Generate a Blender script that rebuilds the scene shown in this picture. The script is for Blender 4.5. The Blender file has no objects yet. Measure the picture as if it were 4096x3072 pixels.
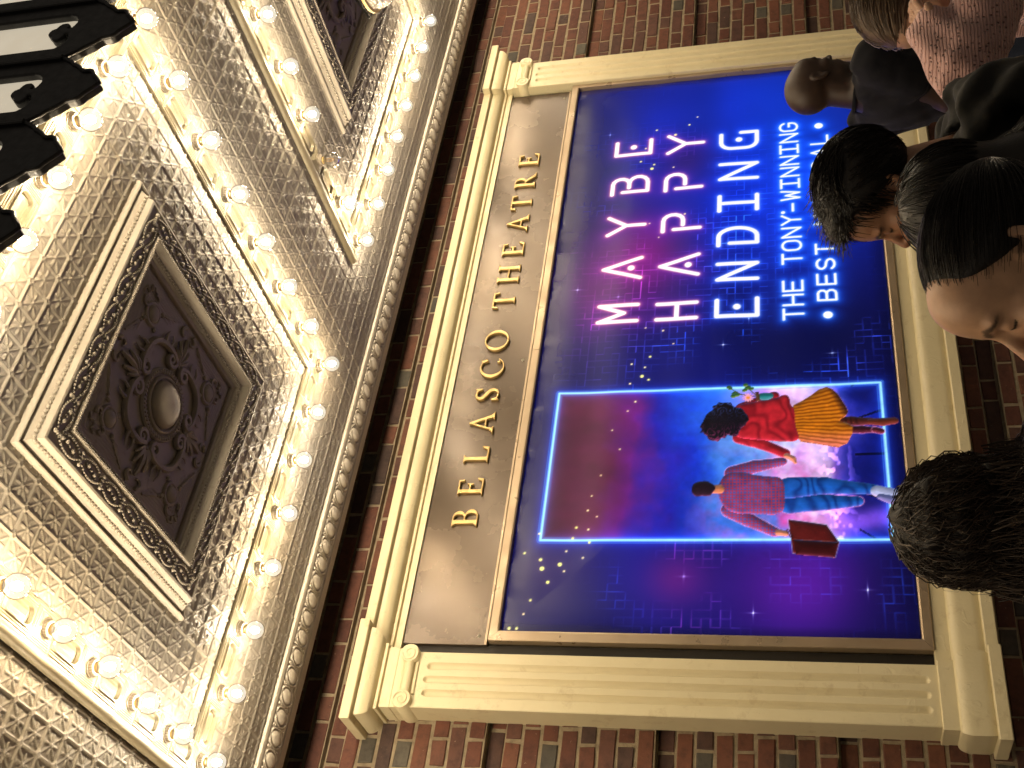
import bpy, math, random
import numpy as np
from mathutils import Matrix, Vector

SC = bpy.context.scene
COL = SC.collection
rng = np.random.default_rng(7)
random.seed(7)
PI = math.pi

# ------------------------------------------------------------------ camera
# world: X along the wall (right), Y into the wall, Z up; the phone was held sideways
CAM_R = np.array([[0.78542159, -0.61798609, -0.03472917],
                  [0.12850762, 0.21769715, -0.96751938],
                  [0.60547396, 0.75544765, 0.25039996]])
CAM_P = np.array([0.0, 0.0, 1.65])
cam_d = bpy.data.cameras.new('camera')
cam = bpy.data.objects.new('camera', cam_d)
COL.objects.link(cam)
M4 = Matrix.Identity(4)
for r_ in range(3):
    M4[r_][0] = CAM_R[1][r_]
    M4[r_][1] = CAM_R[0][r_]
    M4[r_][2] = -CAM_R[2][r_]
    M4[r_][3] = CAM_P[r_]
cam.matrix_world = M4
cam_d.sensor_fit = 'HORIZONTAL'
cam_d.sensor_width = 36.0
cam_d.lens = 4575.26 / 4096 * 36
cam_d.clip_start = 0.05
cam_d.clip_end = 200
SC.camera = cam

# ------------------------------------------------------------------ world: night street
W = bpy.data.worlds.new('World')
SC.world = W
W.use_nodes = True
wn = W.node_tree
bg = wn.nodes['Background']
bg.inputs[0].default_value = (1.0, .86, .70, 1)     # even glow of the city at night
bg.inputs[1].default_value = 0.11
SC.view_settings.view_transform = 'Standard'
SC.view_settings.look = 'None'
SC.view_settings.gamma = 1.0
SC.view_settings.exposure = 0.0
try:
    SC.cycles.use_denoising = True
    SC.cycles.denoiser = 'OPENIMAGEDENOISE'
    SC.cycles.max_bounces = 4
    SC.cycles.diffuse_bounces = 2
    SC.cycles.glossy_bounces = 2
    SC.cycles.transmission_bounces = 3
    SC.cycles.transparent_max_bounces = 10
    SC.cycles.sample_clamp_indirect = 4.0
    SC.cycles.caustics_reflective = False
    SC.cycles.caustics_refractive = False
    SC.cycles.use_adaptive_sampling = True
    SC.cycles.adaptive_threshold = 0.025
except Exception:
    pass

# light levels of the place
BULB_E = 820.0      # lamp cores
PANE_E = 0.58       # backlit opal panes of the marquee front
SIGN_E = 0.95        # backlit print

# ------------------------------------------------------------------ helpers
def thing(name, label, cat, loc=(0, 0, 0), group=None, rz=0.0):
    o = bpy.data.objects.new(name, None)
    o.empty_display_size = 0.1
    COL.objects.link(o)
    o.location = loc
    o.rotation_euler = (0, 0, rz)
    o['label'] = label
    o['category'] = cat
    if group:
        o['group'] = group
    return o

def tag(o, label=None, cat=None, group=None, kind=None):
    if label: o['label'] = label
    if cat: o['category'] = cat
    if group: o['group'] = group
    if kind: o['kind'] = kind
    return o

def mk_mesh(name, verts, faces, mats=None, smooth=False):
    """verts (n,3) array; faces: list of index lists or (m,k) array"""
    me = bpy.data.meshes.new(name)
    v = np.asarray(verts, dtype=np.float32)
    if isinstance(faces, np.ndarray):
        m, k = faces.shape
        me.vertices.add(len(v))
        me.vertices.foreach_set('co', v.ravel())
        me.loops.add(m * k)
        me.loops.foreach_set('vertex_index', faces.astype(np.int32).ravel())
        me.polygons.add(m)
        me.polygons.foreach_set('loop_start', np.arange(0, m * k, k, dtype=np.int32))
        me.polygons.foreach_set('loop_total', np.full(m, k, dtype=np.int32))
        me.update(calc_edges=True)
    else:
        me.from_pydata(v.tolist(), [], [list(map(int, f)) for f in faces])
        me.update()
    if smooth:
        me.polygons.foreach_set('use_smooth', np.ones(len(me.polygons), dtype=bool))
    if mats is not None:
        for m_ in (mats if isinstance(mats, (list, tuple)) else [mats]):
            me.materials.append(m_)
    return me

def mk_obj(name, me, parent=None, loc=(0, 0, 0), rot=(0, 0, 0)):
    o = bpy.data.objects.new(name, me)
    COL.objects.link(o)
    o.location = loc
    o.rotation_euler = rot
    if parent is not None:
        o.parent = parent
    return o

def sharp_smooth(me, ang=40):
    """smooth shading that keeps edges sharper than ang degrees"""
    import bmesh
    bm = bmesh.new(); bm.from_mesh(me)
    a = math.radians(ang)
    for e in bm.edges:
        e.smooth = not (len(e.link_faces) == 2 and e.calc_face_angle(0.0) > a)
    for f in bm.faces:
        f.smooth = True
    bm.to_mesh(me); bm.free()
    return me

class MB:
    """collects pieces in world coordinates, builds one mesh relative to a thing's origin"""
    def __init__(s):
        s.v = []; s.f = []; s.n = 0
    def add(s, verts, faces):
        verts = np.asarray(verts, float)
        s.v.append(verts)
        s.f += [[int(i) + s.n for i in f] for f in faces]
        s.n += len(verts)
        return s
    def box(s, x0, x1, y0, y1, z0, z1, bev=0.0):
        if bev <= 0:
            v = [(x, y, z) for z in (z0, z1) for y in (y0, y1) for x in (x0, x1)]
            f = [(0, 2, 3, 1), (4, 5, 7, 6), (0, 1, 5, 4), (2, 6, 7, 3), (0, 4, 6, 2), (1, 3, 7, 5)]
            return s.add(v, f)
        b = bev
        v = []; f = []
        # chamfered box from three stacked rings along z
        def ring(z, i):
            return [(x0 + i, y0 + b, z), (x0 + b, y0 + i, z), (x1 - b, y0 + i, z), (x1 - i, y0 + b, z),
                    (x1 - i, y1 - b, z), (x1 - b, y1 - i, z), (x0 + b, y1 - i, z), (x0 + i, y1 - b, z)]
        rings = [[(x0 + b, y0 + b, z0), (x1 - b, y0 + b, z0), (x1 - b, y1 - b, z0), (x0 + b, y1 - b, z0)]]
        r1 = ring(z0 + b, 0); r2 = ring(z1 - b, 0)
        v = rings[0] + r1 + r2 + [(x0 + b, y0 + b, z1), (x1 - b, y0 + b, z1), (x1 - b, y1 - b, z1), (x0 + b, y1 - b, z1)]
        f.append((3, 2, 1, 0)); f.append((20, 21, 22, 23))
        for k in range(8):
            f.append((4 + k, 4 + (k + 1) % 8, 12 + (k + 1) % 8, 12 + k))
        for c, (a_, b_) in enumerate(((0, 1), (2, 3), (4, 5), (6, 7))):
            n_ = ((c + 1) % 4)
            f.append((c, 4 + b_, 4 + a_))
            f.append((20 + c, 12 + a_, 12 + b_))
            a2 = (2 * n_)
            f.append((c, n_, 4 + a2, 4 + b_))
            f.append((20 + n_, 20 + c, 12 + b_, 12 + a2))
        return s.add(v, f)
    def tube(s, pts, rad, sides=6, caps=True, closed=False):
        pts = np.asarray(pts, float); n = len(pts)
        rad = np.broadcast_to(np.asarray(rad, float), (n,))
        tan = np.gradient(pts, axis=0)
        if closed:
            tan = np.roll(pts, -1, 0) - np.roll(pts, 1, 0)
        tan /= np.linalg.norm(tan, axis=1)[:, None] + 1e-12
        up = np.array([0, 0, 1.0])
        if abs(tan[0] @ up) > .9: up = np.array([1.0, 0, 0])
        V = []
        nrm = np.cross(tan[0], up); nrm /= np.linalg.norm(nrm)
        for i in range(n):
            nrm = nrm - tan[i] * (nrm @ tan[i]); nrm /= np.linalg.norm(nrm) + 1e-12
            bi = np.cross(tan[i], nrm)
            for k in range(sides):
                a = 2 * PI * k / sides
                V.append(pts[i] + rad[i] * (math.cos(a) * nrm + math.sin(a) * bi))
        F = []
        for i in range(n if closed else n - 1):
            j = (i + 1) % n
            for k in range(sides):
                k2 = (k + 1) % sides
                F.append((i * sides + k, i * sides + k2, j * sides + k2, j * sides + k))
        if caps and not closed:
            F.append(tuple(range(sides))[::-1]); F.append(tuple((n - 1) * sides + k for k in range(sides)))
        return s.add(V, F)
    def lathe(s, prof, center, axis='z', seg=24, capped=False):
        """prof: list (radius, height along axis)"""
        V = []; F = []
        for (r, h) in prof:
            for k in range(seg):
                a = 2 * PI * k / seg
                p = (r * math.cos(a), r * math.sin(a), h)
                if axis == 'y': p = (p[0], p[2], p[1])
                if axis == 'x': p = (p[2], p[0], p[1])
                V.append((center[0] + p[0], center[1] + p[1], center[2] + p[2]))
        for i in range(len(prof) - 1):
            for k in range(seg):
                k2 = (k + 1) % seg
                F.append((i * seg + k, i * seg + k2, (i + 1) * seg + k2, (i + 1) * seg + k))
        if capped:
            F.append(tuple(range(seg))[::-1]); F.append(tuple((len(prof) - 1) * seg + k for k in range(seg)))
        return s.add(V, F)
    def ball(s, c, r, seg=8, rings=5):
        r = np.broadcast_to(np.asarray(r, float), (3,))
        V = [(c[0], c[1], c[2] - r[2])]; F = []
        for i in range(1, rings):
            a = -PI / 2 + PI * i / rings
            for k in range(seg):
                b = 2 * PI * k / seg
                V.append((c[0] + r[0] * math.cos(a) * math.cos(b), c[1] + r[1] * math.cos(a) * math.sin(b), c[2] + r[2] * math.sin(a)))
        V.append((c[0], c[1], c[2] + r[2])); top = len(V) - 1
        for k in range(seg):
            k2 = (k + 1) % seg
            F.append((0, 1 + k2, 1 + k))
            for i in range(rings - 2):
                F.append((1 + i * seg + k, 1 + i * seg + k2, 1 + (i + 1) * seg + k2, 1 + (i + 1) * seg + k))
            F.append((1 + (rings - 2) * seg + k, 1 + (rings - 2) * seg + k2, top))
        return s.add(V, F)
    def sweep(s, prof, path_fn, npath, caps=True):
        """prof: list (o,z); path_fn(o)->list of npath (x,y)"""
        V = []; F = []
        for (o, z) in prof:
            for (x, y) in path_fn(o):
                V.append((x, y, z))
        for i in range(len(prof) - 1):
            for k in range(npath - 1):
                F.append((i * npath + k, i * npath + k + 1, (i + 1) * npath + k + 1, (i + 1) * npath + k))
        if caps:
            F.append([i * npath for i in range(len(prof))]); F.append([i * npath + npath - 1 for i in range(len(prof))][::-1])
        return s.add(V, F)
    def mesh(s, name, mat, org=(0, 0, 0), smooth=0):
        v = np.vstack(s.v) - np.asarray(org, float)
        me = mk_mesh(name, v, s.f, mat)
        if smooth: sharp_smooth(me, smooth)
        return me
    def build(s, name, mat, parent=None, smooth=0, label=None):
        org = np.array(parent_origin(parent))
        o = mk_obj(name, s.mesh(name, mat, org, smooth), parent)
        if label: o['label'] = label
        return o

def parent_origin(p):
    v = Vector((0, 0, 0))
    while p is not None:
        v = v + p.location
        p = p.parent
    return v

def grid_mesh(name, H, x0, x1, y0, y1, mat, skirt=None, smooth=True, sharp=0, flip=False):
    """height field H[ny,nx] -> mesh hanging DOWN (z=-H); skirt: z of the border"""
    ny, nx = H.shape
    xs = np.linspace(x0, x1, nx); ys = np.linspace(y0, y1, ny)
    X, Y = np.meshgrid(xs, ys)
    V = np.stack([X, Y, -H], -1).reshape(-1, 3)
    idx = np.arange(ny * nx).reshape(ny, nx)
    F = np.stack([idx[:-1, :-1], idx[1:, :-1], idx[1:, 1:], idx[:-1, 1:]], -1).reshape(-1, 4)
    if skirt is not None:
        b = np.concatenate([idx[0, :], idx[1:, -1], idx[-1, -2::-1], idx[-2:0:-1, 0]])
        sv = V[b].copy(); sv[:, 2] = skirt
        n0 = len(V); m = len(b)
        V = np.vstack([V, sv])
        k = np.arange(m); k2 = (k + 1) % m
        F = np.vstack([F, np.stack([b[k], b[k2], n0 + k2, n0 + k], -1)])
    me = mk_mesh(name, V, F, mat, smooth)
    if sharp: sharp_smooth(me, sharp)
    return me

# ------------------------------------------------------------------ materials
def new_mat(name):
    m = bpy.data.materials.new(name)
    m.use_nodes = True
    nt = m.node_tree
    return m, nt, nt.nodes['Principled BSDF']

def N(nt, t, **kw):
    n = nt.nodes.new(t)
    for k, v in kw.items():
        if k.startswith('i_'):
            n.inputs[int(k[2:]) if k[2:].isdigit() else k[2:].replace('_', ' ')].default_value = v
        else:
            setattr(n, k, v)
    return n

def ramp(nt, fac, stops):
    r = nt.nodes.new('ShaderNodeValToRGB')
    el = r.color_ramp.elements
    while len(el) < len(stops): el.new(0.5)
    for e, (p, c) in zip(el, stops):
        e.position = p; e.color = tuple(c) + (1,) if len(c) == 3 else c
    nt.links.new(fac, r.inputs[0])
    return r.outputs[0]

def coords(nt, which='Object', scale=(1, 1, 1)):
    tc = nt.nodes.new('ShaderNodeTexCoord')
    mp = nt.nodes.new('ShaderNodeMapping')
    mp.inputs['Scale'].default_value = scale
    nt.links.new(tc.outputs[which], mp.inputs[0])
    return mp.outputs[0]

def noise(nt, vec, scale, detail=4, rough=.55, dist=0.0):
    n = nt.nodes.new('ShaderNodeTexNoise')
    n.inputs['Scale'].default_value = scale
    n.inputs['Detail'].default_value = detail
    n.inputs['Roughness'].default_value = rough
    n.inputs['Distortion'].default_value = dist
    nt.links.new(vec, n.inputs['Vector'])
    return n.outputs[0]

def bump(nt, bs, h, strength=.3, dist=.002, chain=None):
    b = nt.nodes.new('ShaderNodeBump')
    b.inputs['Strength'].default_value = strength
    b.inputs['Distance'].default_value = dist
    nt.links.new(h, b.inputs['Height'])
    if chain is not None: nt.links.new(chain, b.inputs['Normal'])
    nt.links.new(b.outputs[0], bs.inputs['Normal'])
    return b.outputs[0]

def paint(name, c1, c2, rough=.45, metal=0.0, nscale=9, bstr=.15, bscale=90, spec=.5, rvar=.12, dist=.0015, grime=None, space='Object', dings=0):
    m, nt, bs = new_mat(name)
    v = coords(nt, space)
    n1 = noise(nt, v, nscale, 6, .6)
    col = ramp(nt, n1, [(.3, c1), (.7, c2)])
    if grime is not None:
        n3 = noise(nt, v, nscale * 4.3, 8, .7)
        g = ramp(nt, n3, [(.58, (0, 0, 0)), (.75, (1, 1, 1))])
        mx = N(nt, 'ShaderNodeMix', data_type='RGBA')
        nt.links.new(g, mx.inputs[0]); nt.links.new(col, mx.inputs[6]); mx.inputs[7].default_value = tuple(grime) + (1,)
        col = mx.outputs[2]
    nt.links.new(col, bs.inputs['Base Color'])
    bs.inputs['Metallic'].default_value = metal
    bs.inputs['Specular IOR Level'].default_value = spec
    r = N(nt, 'ShaderNodeMapRange'); nt.links.new(noise(nt, v, nscale * 2.7, 5), r.inputs[0])
    r.inputs[1].default_value = .3; r.inputs[2].default_value = .7
    r.inputs[3].default_value = max(.02, rough - rvar); r.inputs[4].default_value = rough + rvar
    nt.links.new(r.outputs[0], bs.inputs['Roughness'])
    if bstr > 0:
        ch = bump(nt, bs, noise(nt, v, bscale, 6, .65), bstr, dist)
        if dings:
            dg_ = ramp(nt, noise(nt, v, dings, 3, .5, .8), [(.60, (.5, .5, .5)), (.66, (.9, .9, .9)), (.70, (.35, .35, .35))])
            bump(nt, bs, dg_, .55, .0035, ch)
    return m

M = {}
M['tin'] = paint('silver_tin_paint', (.385, .340, .275), (.46, .410, .337), rough=.55, metal=.10, spec=.38, nscale=5, bstr=.10, bscale=40, rvar=.08, grime=(.31, .265, .205), space='Object')
M['tin_cream'] = paint('silver_cream_moulding', (.62, .555, .455), (.70, .635, .53), rough=.45, metal=.08, nscale=6, bstr=.12, bscale=60, rvar=.08, grime=(.50, .43, .34))
M['strip'] = paint('cream_strip_enamel', (.27, .23, .15), (.325, .28, .19), rough=.42, metal=.05, nscale=6, bstr=.12, bscale=60, rvar=.08, grime=(.17, .135, .085))
M['cream'] = paint('cream_gloss_paint', (.71, .615, .385), (.78, .685, .445), rough=.42, nscale=3.2, bstr=.6, bscale=26, rvar=.1, dist=.0022, grime=(.58, .47, .27), dings=17)
M['bronze'] = paint('bronze_sheet', (.086, .062, .043), (.118, .087, .062), rough=.27, metal=.42, spec=.5, nscale=1.6, bstr=.12, bscale=3.0, rvar=.025, dist=.008)
M['bronze_frame'] = paint('bronze_frame', (.40, .30, .20), (.46, .355, .245), rough=.36, metal=.5, nscale=4, bstr=.05, bscale=50)
M['brass'] = paint('aged_brass', (.56, .385, .15), (.68, .49, .21), rough=.4, metal=.55, nscale=20, bstr=.1, bscale=120)
M['screw'] = paint('bright_screw', (.7, .65, .55), (.8, .75, .65), rough=.3, metal=.8, nscale=60, bstr=.0)
M['iron'] = paint('black_iron', (.006, .0055, .005), (.012, .011, .010), rough=.42, nscale=14, bstr=.3, bscale=45, dist=.003)
M['dark'] = paint('dark_sheet', (.020, .017, .014), (.032, .027, .022), rough=.6, nscale=4, bstr=.1)
M['porcelain'] = paint('porcelain_socket', (.26, .22, .17), (.32, .275, .215), rough=.3, nscale=30, bstr=0)
M['pavement'] = paint('concrete', (.22, .205, .19), (.30, .285, .265), rough=.85, nscale=6, bstr=.4, bscale=70)

def mat_emit(name, col, e):
    m, nt, bs = new_mat(name)
    bs.inputs['Base Color'].default_value = (.8, .75, .65, 1)
    bs.inputs['Emission Color'].default_value = tuple(col) + (1,)
    bs.inputs['Emission Strength'].default_value = e
    return m
M['core'] = mat_emit('lamp_core', (1.0, .825, .57), BULB_E)
M['core2'] = mat_emit('lamp_core_pale', (1.0, .865, .66), BULB_E * .85)
M['core3'] = mat_emit('lamp_core_amber', (1.0, .785, .50), BULB_E * 1.05)
M['core_off'] = paint('dead_filament', (.25, .16, .08), (.35, .22, .1), rough=.4, metal=.6, nscale=60, bstr=0)

def bulb_glass():
    m, nt, bs = new_mat('bulb_glass')
    out = nt.nodes['Material Output']
    tr = N(nt, 'ShaderNodeBsdfTransparent')
    gl = N(nt, 'ShaderNodeBsdfGlossy'); gl.inputs['Roughness'].default_value = .04
    lw = N(nt, 'ShaderNodeLayerWeight'); lw.inputs[0].default_value = .22
    mx = N(nt, 'ShaderNodeMixShader')
    nt.links.new(lw.outputs['Fresnel'], mx.inputs[0]); nt.links.new(tr.outputs[0], mx.inputs[1]); nt.links.new(gl.outputs[0], mx.inputs[2])
    nt.links.new(mx.outputs[0], out.inputs[0])
    return m
M['glass'] = bulb_glass()
def bulb_glow():
    # lit lamp: the clear envelope is itself filled with light
    m, nt, bs = new_mat('lit_bulb_glass')
    out = nt.nodes['Material Output']
    tr = N(nt, 'ShaderNodeBsdfTransparent')
    em = N(nt, 'ShaderNodeEmission'); em.inputs[0].default_value = (1, .93, .78, 1); em.inputs[1].default_value = 1.25
    ad = N(nt, 'ShaderNodeMixShader'); ad.inputs[0].default_value = .33
    nt.links.new(tr.outputs[0], ad.inputs[1]); nt.links.new(em.outputs[0], ad.inputs[2])
    gl = N(nt, 'ShaderNodeBsdfGlossy'); gl.inputs['Roughness'].default_value = .05
    lw = N(nt, 'ShaderNodeLayerWeight'); lw.inputs[0].default_value = .08
    mx = N(nt, 'ShaderNodeMixShader')
    nt.links.new(lw.outputs['Fresnel'], mx.inputs[0]); nt.links.new(ad.outputs[0], mx.inputs[1]); nt.links.new(gl.outputs[0], mx.inputs[2])
    nt.links.new(mx.outputs[0], out.inputs[0])
    m.cycles.emission_sampling = 'NONE'
    return m
M['glass_lit'] = bulb_glow()

def pane_mat():
    m, nt, bs = new_mat('opal_pane')
    v = coords(nt)
    c = ramp(nt, noise(nt, v, 7, 4), [(.3, (.86, .74, .55)), (.7, (.95, .85, .66))])
    nt.links.new(c, bs.inputs['Base Color']); nt.links.new(c, bs.inputs['Emission Color'])
    bs.inputs['Emission Strength'].default_value = PANE_E
    bs.inputs['Roughness'].default_value = .35
    return m
M['opal'] = pane_mat()

def brick_mat(name, stops, island=False):
    m, nt, bs = new_mat(name)
    if island:
        g = N(nt, 'ShaderNodeNewGeometry'); rnd = g.outputs['Random Per Island']
    else:
        g = N(nt, 'ShaderNodeObjectInfo'); rnd = g.outputs['Random']
    tc = N(nt, 'ShaderNodeTexCoord')
    geo = N(nt, 'ShaderNodeNewGeometry')
    base = ramp(nt, rnd, stops)
    n1 = noise(nt, geo.outputs['Position'], 26, 7, .68)
    hs = N(nt, 'ShaderNodeMix', data_type='RGBA', blend_type='MULTIPLY'); hs.inputs[0].default_value = .8
    shade = ramp(nt, n1, [(.25, (.34, .31, .30)), (.5, (.95, .93, .92)), (.78, (1.35, 1.3, 1.2))])
    nt.links.new(base, hs.inputs[6]); nt.links.new(shade, hs.inputs[7])
    # mortar smears and pale chips
    n2 = noise(nt, geo.outputs['Position'], 75, 5, .7)
    chip = ramp(nt, n2, [(.655, (0, 0, 0)), (.72, (1, 1, 1))])
    mx = N(nt, 'ShaderNodeMix', data_type='RGBA')
    nt.links.new(chip, mx.inputs[0]); nt.links.new(hs.outputs[2], mx.inputs[6]); mx.inputs[7].default_value = (.30, .22, .15, 1)
    nt.links.new(mx.outputs[2], bs.inputs['Base Color'])
    bs.inputs['Roughness'].default_value = .72
    b1 = bump(nt, bs, n1, .5, .004)
    bump(nt, bs, noise(nt, geo.outputs['Position'], 160, 5, .7), .5, .002, b1)
    return m
RED = [(0, (.090, .030, .019)), (.25, (.128, .044, .026)), (.5, (.160, .060, .033)), (.72, (.112, .047, .033)), (.90, (.085, .038, .028)), (1, (.065, .038, .030))]
DRK = [(0, (.070, .062, .050)), (.5, (.105, .092, .070)), (1, (.060, .050, .042))]
M['brick'] = brick_mat('red_brick', RED)
M['brick_dark'] = brick_mat('dark_glazed_brick', DRK)
M['brick_i'] = brick_mat('red_brick_field', RED, True)
M['mortar'] = paint('lime_mortar', (.24, .19, .125), (.40, .325, .215), rough=.9, nscale=34, bstr=.9, bscale=130, dist=.005)
# ------------------------------------------------------------------ signed distance fields -> meshes
def surface_nets(F, xs, ys, zs):
    nx, ny, nz = F.shape
    S = F < 0
    c = np.zeros((nx - 1, ny - 1, nz - 1), np.int8)
    for dx in (0, 1):
        for dy in (0, 1):
            for dz in (0, 1):
                c += S[dx:nx - 1 + dx, dy:ny - 1 + dy, dz:nz - 1 + dz]
    act = np.argwhere((c > 0) & (c < 8))
    if len(act) == 0:
        return np.zeros((0, 3)), np.zeros((0, 4), int)
    idm = np.full((nx - 1, ny - 1, nz - 1), -1, np.int32)
    idm[act[:, 0], act[:, 1], act[:, 2]] = np.arange(len(act))
    P = np.zeros((len(act), 3)); cnt = np.zeros(len(act))
    A = (xs, ys, zs)
    for ax in range(3):
        o1, o2 = [a for a in range(3) if a != ax]
        for a in (0, 1):
            for b in (0, 1):
                i0 = act.copy(); i0[:, o1] += a; i0[:, o2] += b
                i1 = i0.copy(); i1[:, ax] += 1
                f0 = F[i0[:, 0], i0[:, 1], i0[:, 2]]; f1 = F[i1[:, 0], i1[:, 1], i1[:, 2]]
                m = (f0 < 0) != (f1 < 0)
                t = np.where(m, f0 / np.where(m, f0 - f1, 1), 0)
                p = np.stack([A[k][i0[:, k]] for k in range(3)], -1)
                p[:, ax] += t * (A[ax][i1[:, ax]] - A[ax][i0[:, ax]])
                P[m] += p[m]; cnt[m] += 1
    P /= cnt[:, None]
    Q = []
    for ax in range(3):
        o1, o2 = [(1, 2), (2, 0), (0, 1)][ax]
        sl0 = [slice(None)] * 3; sl1 = [slice(None)] * 3
        sl0[ax] = slice(0, -1); sl1[ax] = slice(1, None)
        s0 = S[tuple(sl0)]; s1 = S[tuple(sl1)]
        e = np.argwhere(s0 != s1)
        e = e[(e[:, o1] > 0) & (e[:, o2] > 0) & (e[:, o1] < F.shape[o1] - 1) & (e[:, o2] < F.shape[o2] - 1)]
        if len(e) == 0: continue
        ins = s0[e[:, 0], e[:, 1], e[:, 2]]
        def cell(d1, d2):
            q = e.copy(); q[:, o1] -= d1; q[:, o2] -= d2
            return idm[q[:, 0], q[:, 1], q[:, 2]]
        q = np.stack([cell(1, 1), cell(0, 1), cell(0, 0), cell(1, 0)], -1)
        q[~ins] = q[~ins][:, ::-1]
        Q.append(q)
    Q = np.vstack(Q)
    return P, Q

def smin(a, b, k):
    if k <= 0: return np.minimum(a, b)
    h = np.clip(.5 + .5 * (b - a) / k, 0, 1)
    return b + (a - b) * h - k * h * (1 - h)
def smax(a, b, k): return -smin(-a, -b, k)

def extrude2d(fn, x0, x1, z0, z1, depth, res):
    """2-D sdf fn(X,Z) -> slab of given depth (y from 0 to depth), rounded edges; returns verts, quads"""
    xs = np.arange(x0 - 2 * res, x1 + 3 * res, res); zs = np.arange(z0 - 2 * res, z1 + 3 * res, res)
    ry = min(res, depth / 4)
    ys = np.arange(-2 * ry, depth + 3 * ry, ry)
    X, Z = np.meshgrid(xs, zs, indexing='ij')
    d2 = fn(X, Z)
    dy = np.abs(ys - depth / 2) - depth / 2
    F = np.maximum(d2[:, None, :], dy[None, :, None])
    return surface_nets(F, xs, ys, zs)

def sd_box2(X, Z, cx, cz, hx, hz, r=0):
    qx = np.abs(X - cx) - hx + r; qz = np.abs(Z - cz) - hz + r
    return np.hypot(np.maximum(qx, 0), np.maximum(qz, 0)) + np.minimum(np.maximum(qx, qz), 0) - r
def sd_seg2(X, Z, a, b, ra, rb=None):
    rb = ra if rb is None else rb
    ax, az = a; bx, bz = b
    t = np.clip(((X - ax) * (bx - ax) + (Z - az) * (bz - az)) / ((bx - ax) ** 2 + (bz - az) ** 2 + 1e-12), 0, 1)
    return np.hypot(X - ax - t * (bx - ax), Z - az - t * (bz - az)) - (ra + (rb - ra) * t)
def sd_poly2(X, Z, pts):
    pts = np.asarray(pts, float); n = len(pts)
    d = np.full(X.shape, 1e9); s = np.zeros(X.shape, bool)
    for i in range(n):
        a = pts[i]; b = pts[(i + 1) % n]
        e = b - a
        wx = X - a[0]; wz = Z - a[1]
        t = np.clip((wx * e[0] + wz * e[1]) / (e @ e + 1e-12), 0, 1)
        d = np.minimum(d, (wx - e[0] * t) ** 2 + (wz - e[1] * t) ** 2)
        c = ((a[1] <= Z) & (b[1] > Z)) | ((b[1] <= Z) & (a[1] > Z))
        if abs(e[1]) > 1e-12:
            xi = a[0] + (Z - a[1]) / e[1] * e[0]
            s ^= c & (X < xi)
    d = np.sqrt(d)
    return np.where(s, -d, d)
def chaikin(pts, it=2):
    p = np.asarray(pts, float)
    for _ in range(it):
        q = np.roll(p, -1, 0)
        p = np.stack([p * .75 + q * .25, p * .25 + q * .75], 1).reshape(-1, 2)
    return p

# ------------------------------------------------------------------ ground
gr = MB().add([(-40, -40, 0), (40, -40, 0), (40, 40, 0), (-40, 40, 0)], [(0, 1, 2, 3)])
o = gr.build('pavement', M['pavement'])
o['kind'] = 'structure'

# ------------------------------------------------------------------ brick wall
WY = 3.975                      # face of the flush courses
CH = 0.0698                     # course height
REC = 0.036                     # depth of the recessed courses
ZR = 2.777                      # bottom of one recessed course; every ninth course is set back
wall = thing('brick_wall', 'red brick theatre wall in Flemish bond with dark recessed courses', 'wall', (3.0, WY, 0.0))
def proj(p):
    c = CAM_R @ (np.asarray(p, float) - CAM_P)
    return np.array([c[1] / c[2] * 4575.26 + 2048, 1536 - c[0] / c[2] * 4575.26, c[2]])
mb = MB()
k0 = -40
courses = []
for k in range(k0, 22):
    z = ZR + k * CH
    if z < 0.0 or z > 4.3: continue
    rec = (k % 9 == 0)
    courses.append((k, z, rec))
zlo = courses[0][1]; zhi = courses[-1][1] + CH
# mortar backing, stepped back at the recessed courses
z = zlo
edges = [zlo] + [c[1] for c in courses if c[2]] + [zhi]
for (k, zc_, rec) in courses:
    pass
start = zlo
for (k, zc_, rec) in courses:
    if rec:
        if zc_ > start: mb.box(-4, 10, WY + .0048, WY + .30, start, zc_ - .004)
        mb.box(-4, 10, WY + REC + .0048, WY + .30, zc_ - .004, zc_ + CH + .002)
        start = zc_ + CH + .002
mb.box(-4, 10, WY + .0048, WY + .30, start, zhi)
mb.build('mortar_bed', M['mortar'], wall)
def brick_proto(w, seed):
    r = np.random.default_rng(seed)
    h = CH - .0125; d = .07; b = .0035
    def j(a): return (r.random(3) - .5) * a
    hw, hh = w / 2, h / 2
    V = []
    for (yy, ins, jj) in ((d, 0, 0), (b, 0, .0045), (0, b * .9, .0045)):
        for (sx, sz) in ((-1, -1), (1, -1), (1, 1), (-1, 1)):
            V.append(np.array([sx * (hw - ins), yy, sz * (hh - ins)]) + j(jj) * np.array([1, .3, 1]))
    # mid points on the front edge make the arrises uneven
    F = [(8, 9, 10, 11)]
    for k in range(4):
        k2 = (k + 1) % 4
        F.append((k, k2, 4 + k2, 4 + k)); F.append((4 + k, 4 + k2, 8 + k2, 8 + k))
    return V, F
LS, LH = .2065, .0955
GAP = .0125
per = LS + LH + 2 * GAP
bricks = []
rb = np.random.default_rng(11)
for (k, z, rec) in courses:
    off = 0.12 + (per / 2 if k % 2 else 0) + rb.normal(0, .006)
    x = -4 + off - per
    head = False
    while x < 9.8:
        w = LH if head else LS
        w2 = w + rb.normal(0, .002)
        bricks.append([x + w / 2, z + CH / 2, w2, head, rec])
        x += w + GAP; head = not head
vis = []
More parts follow.
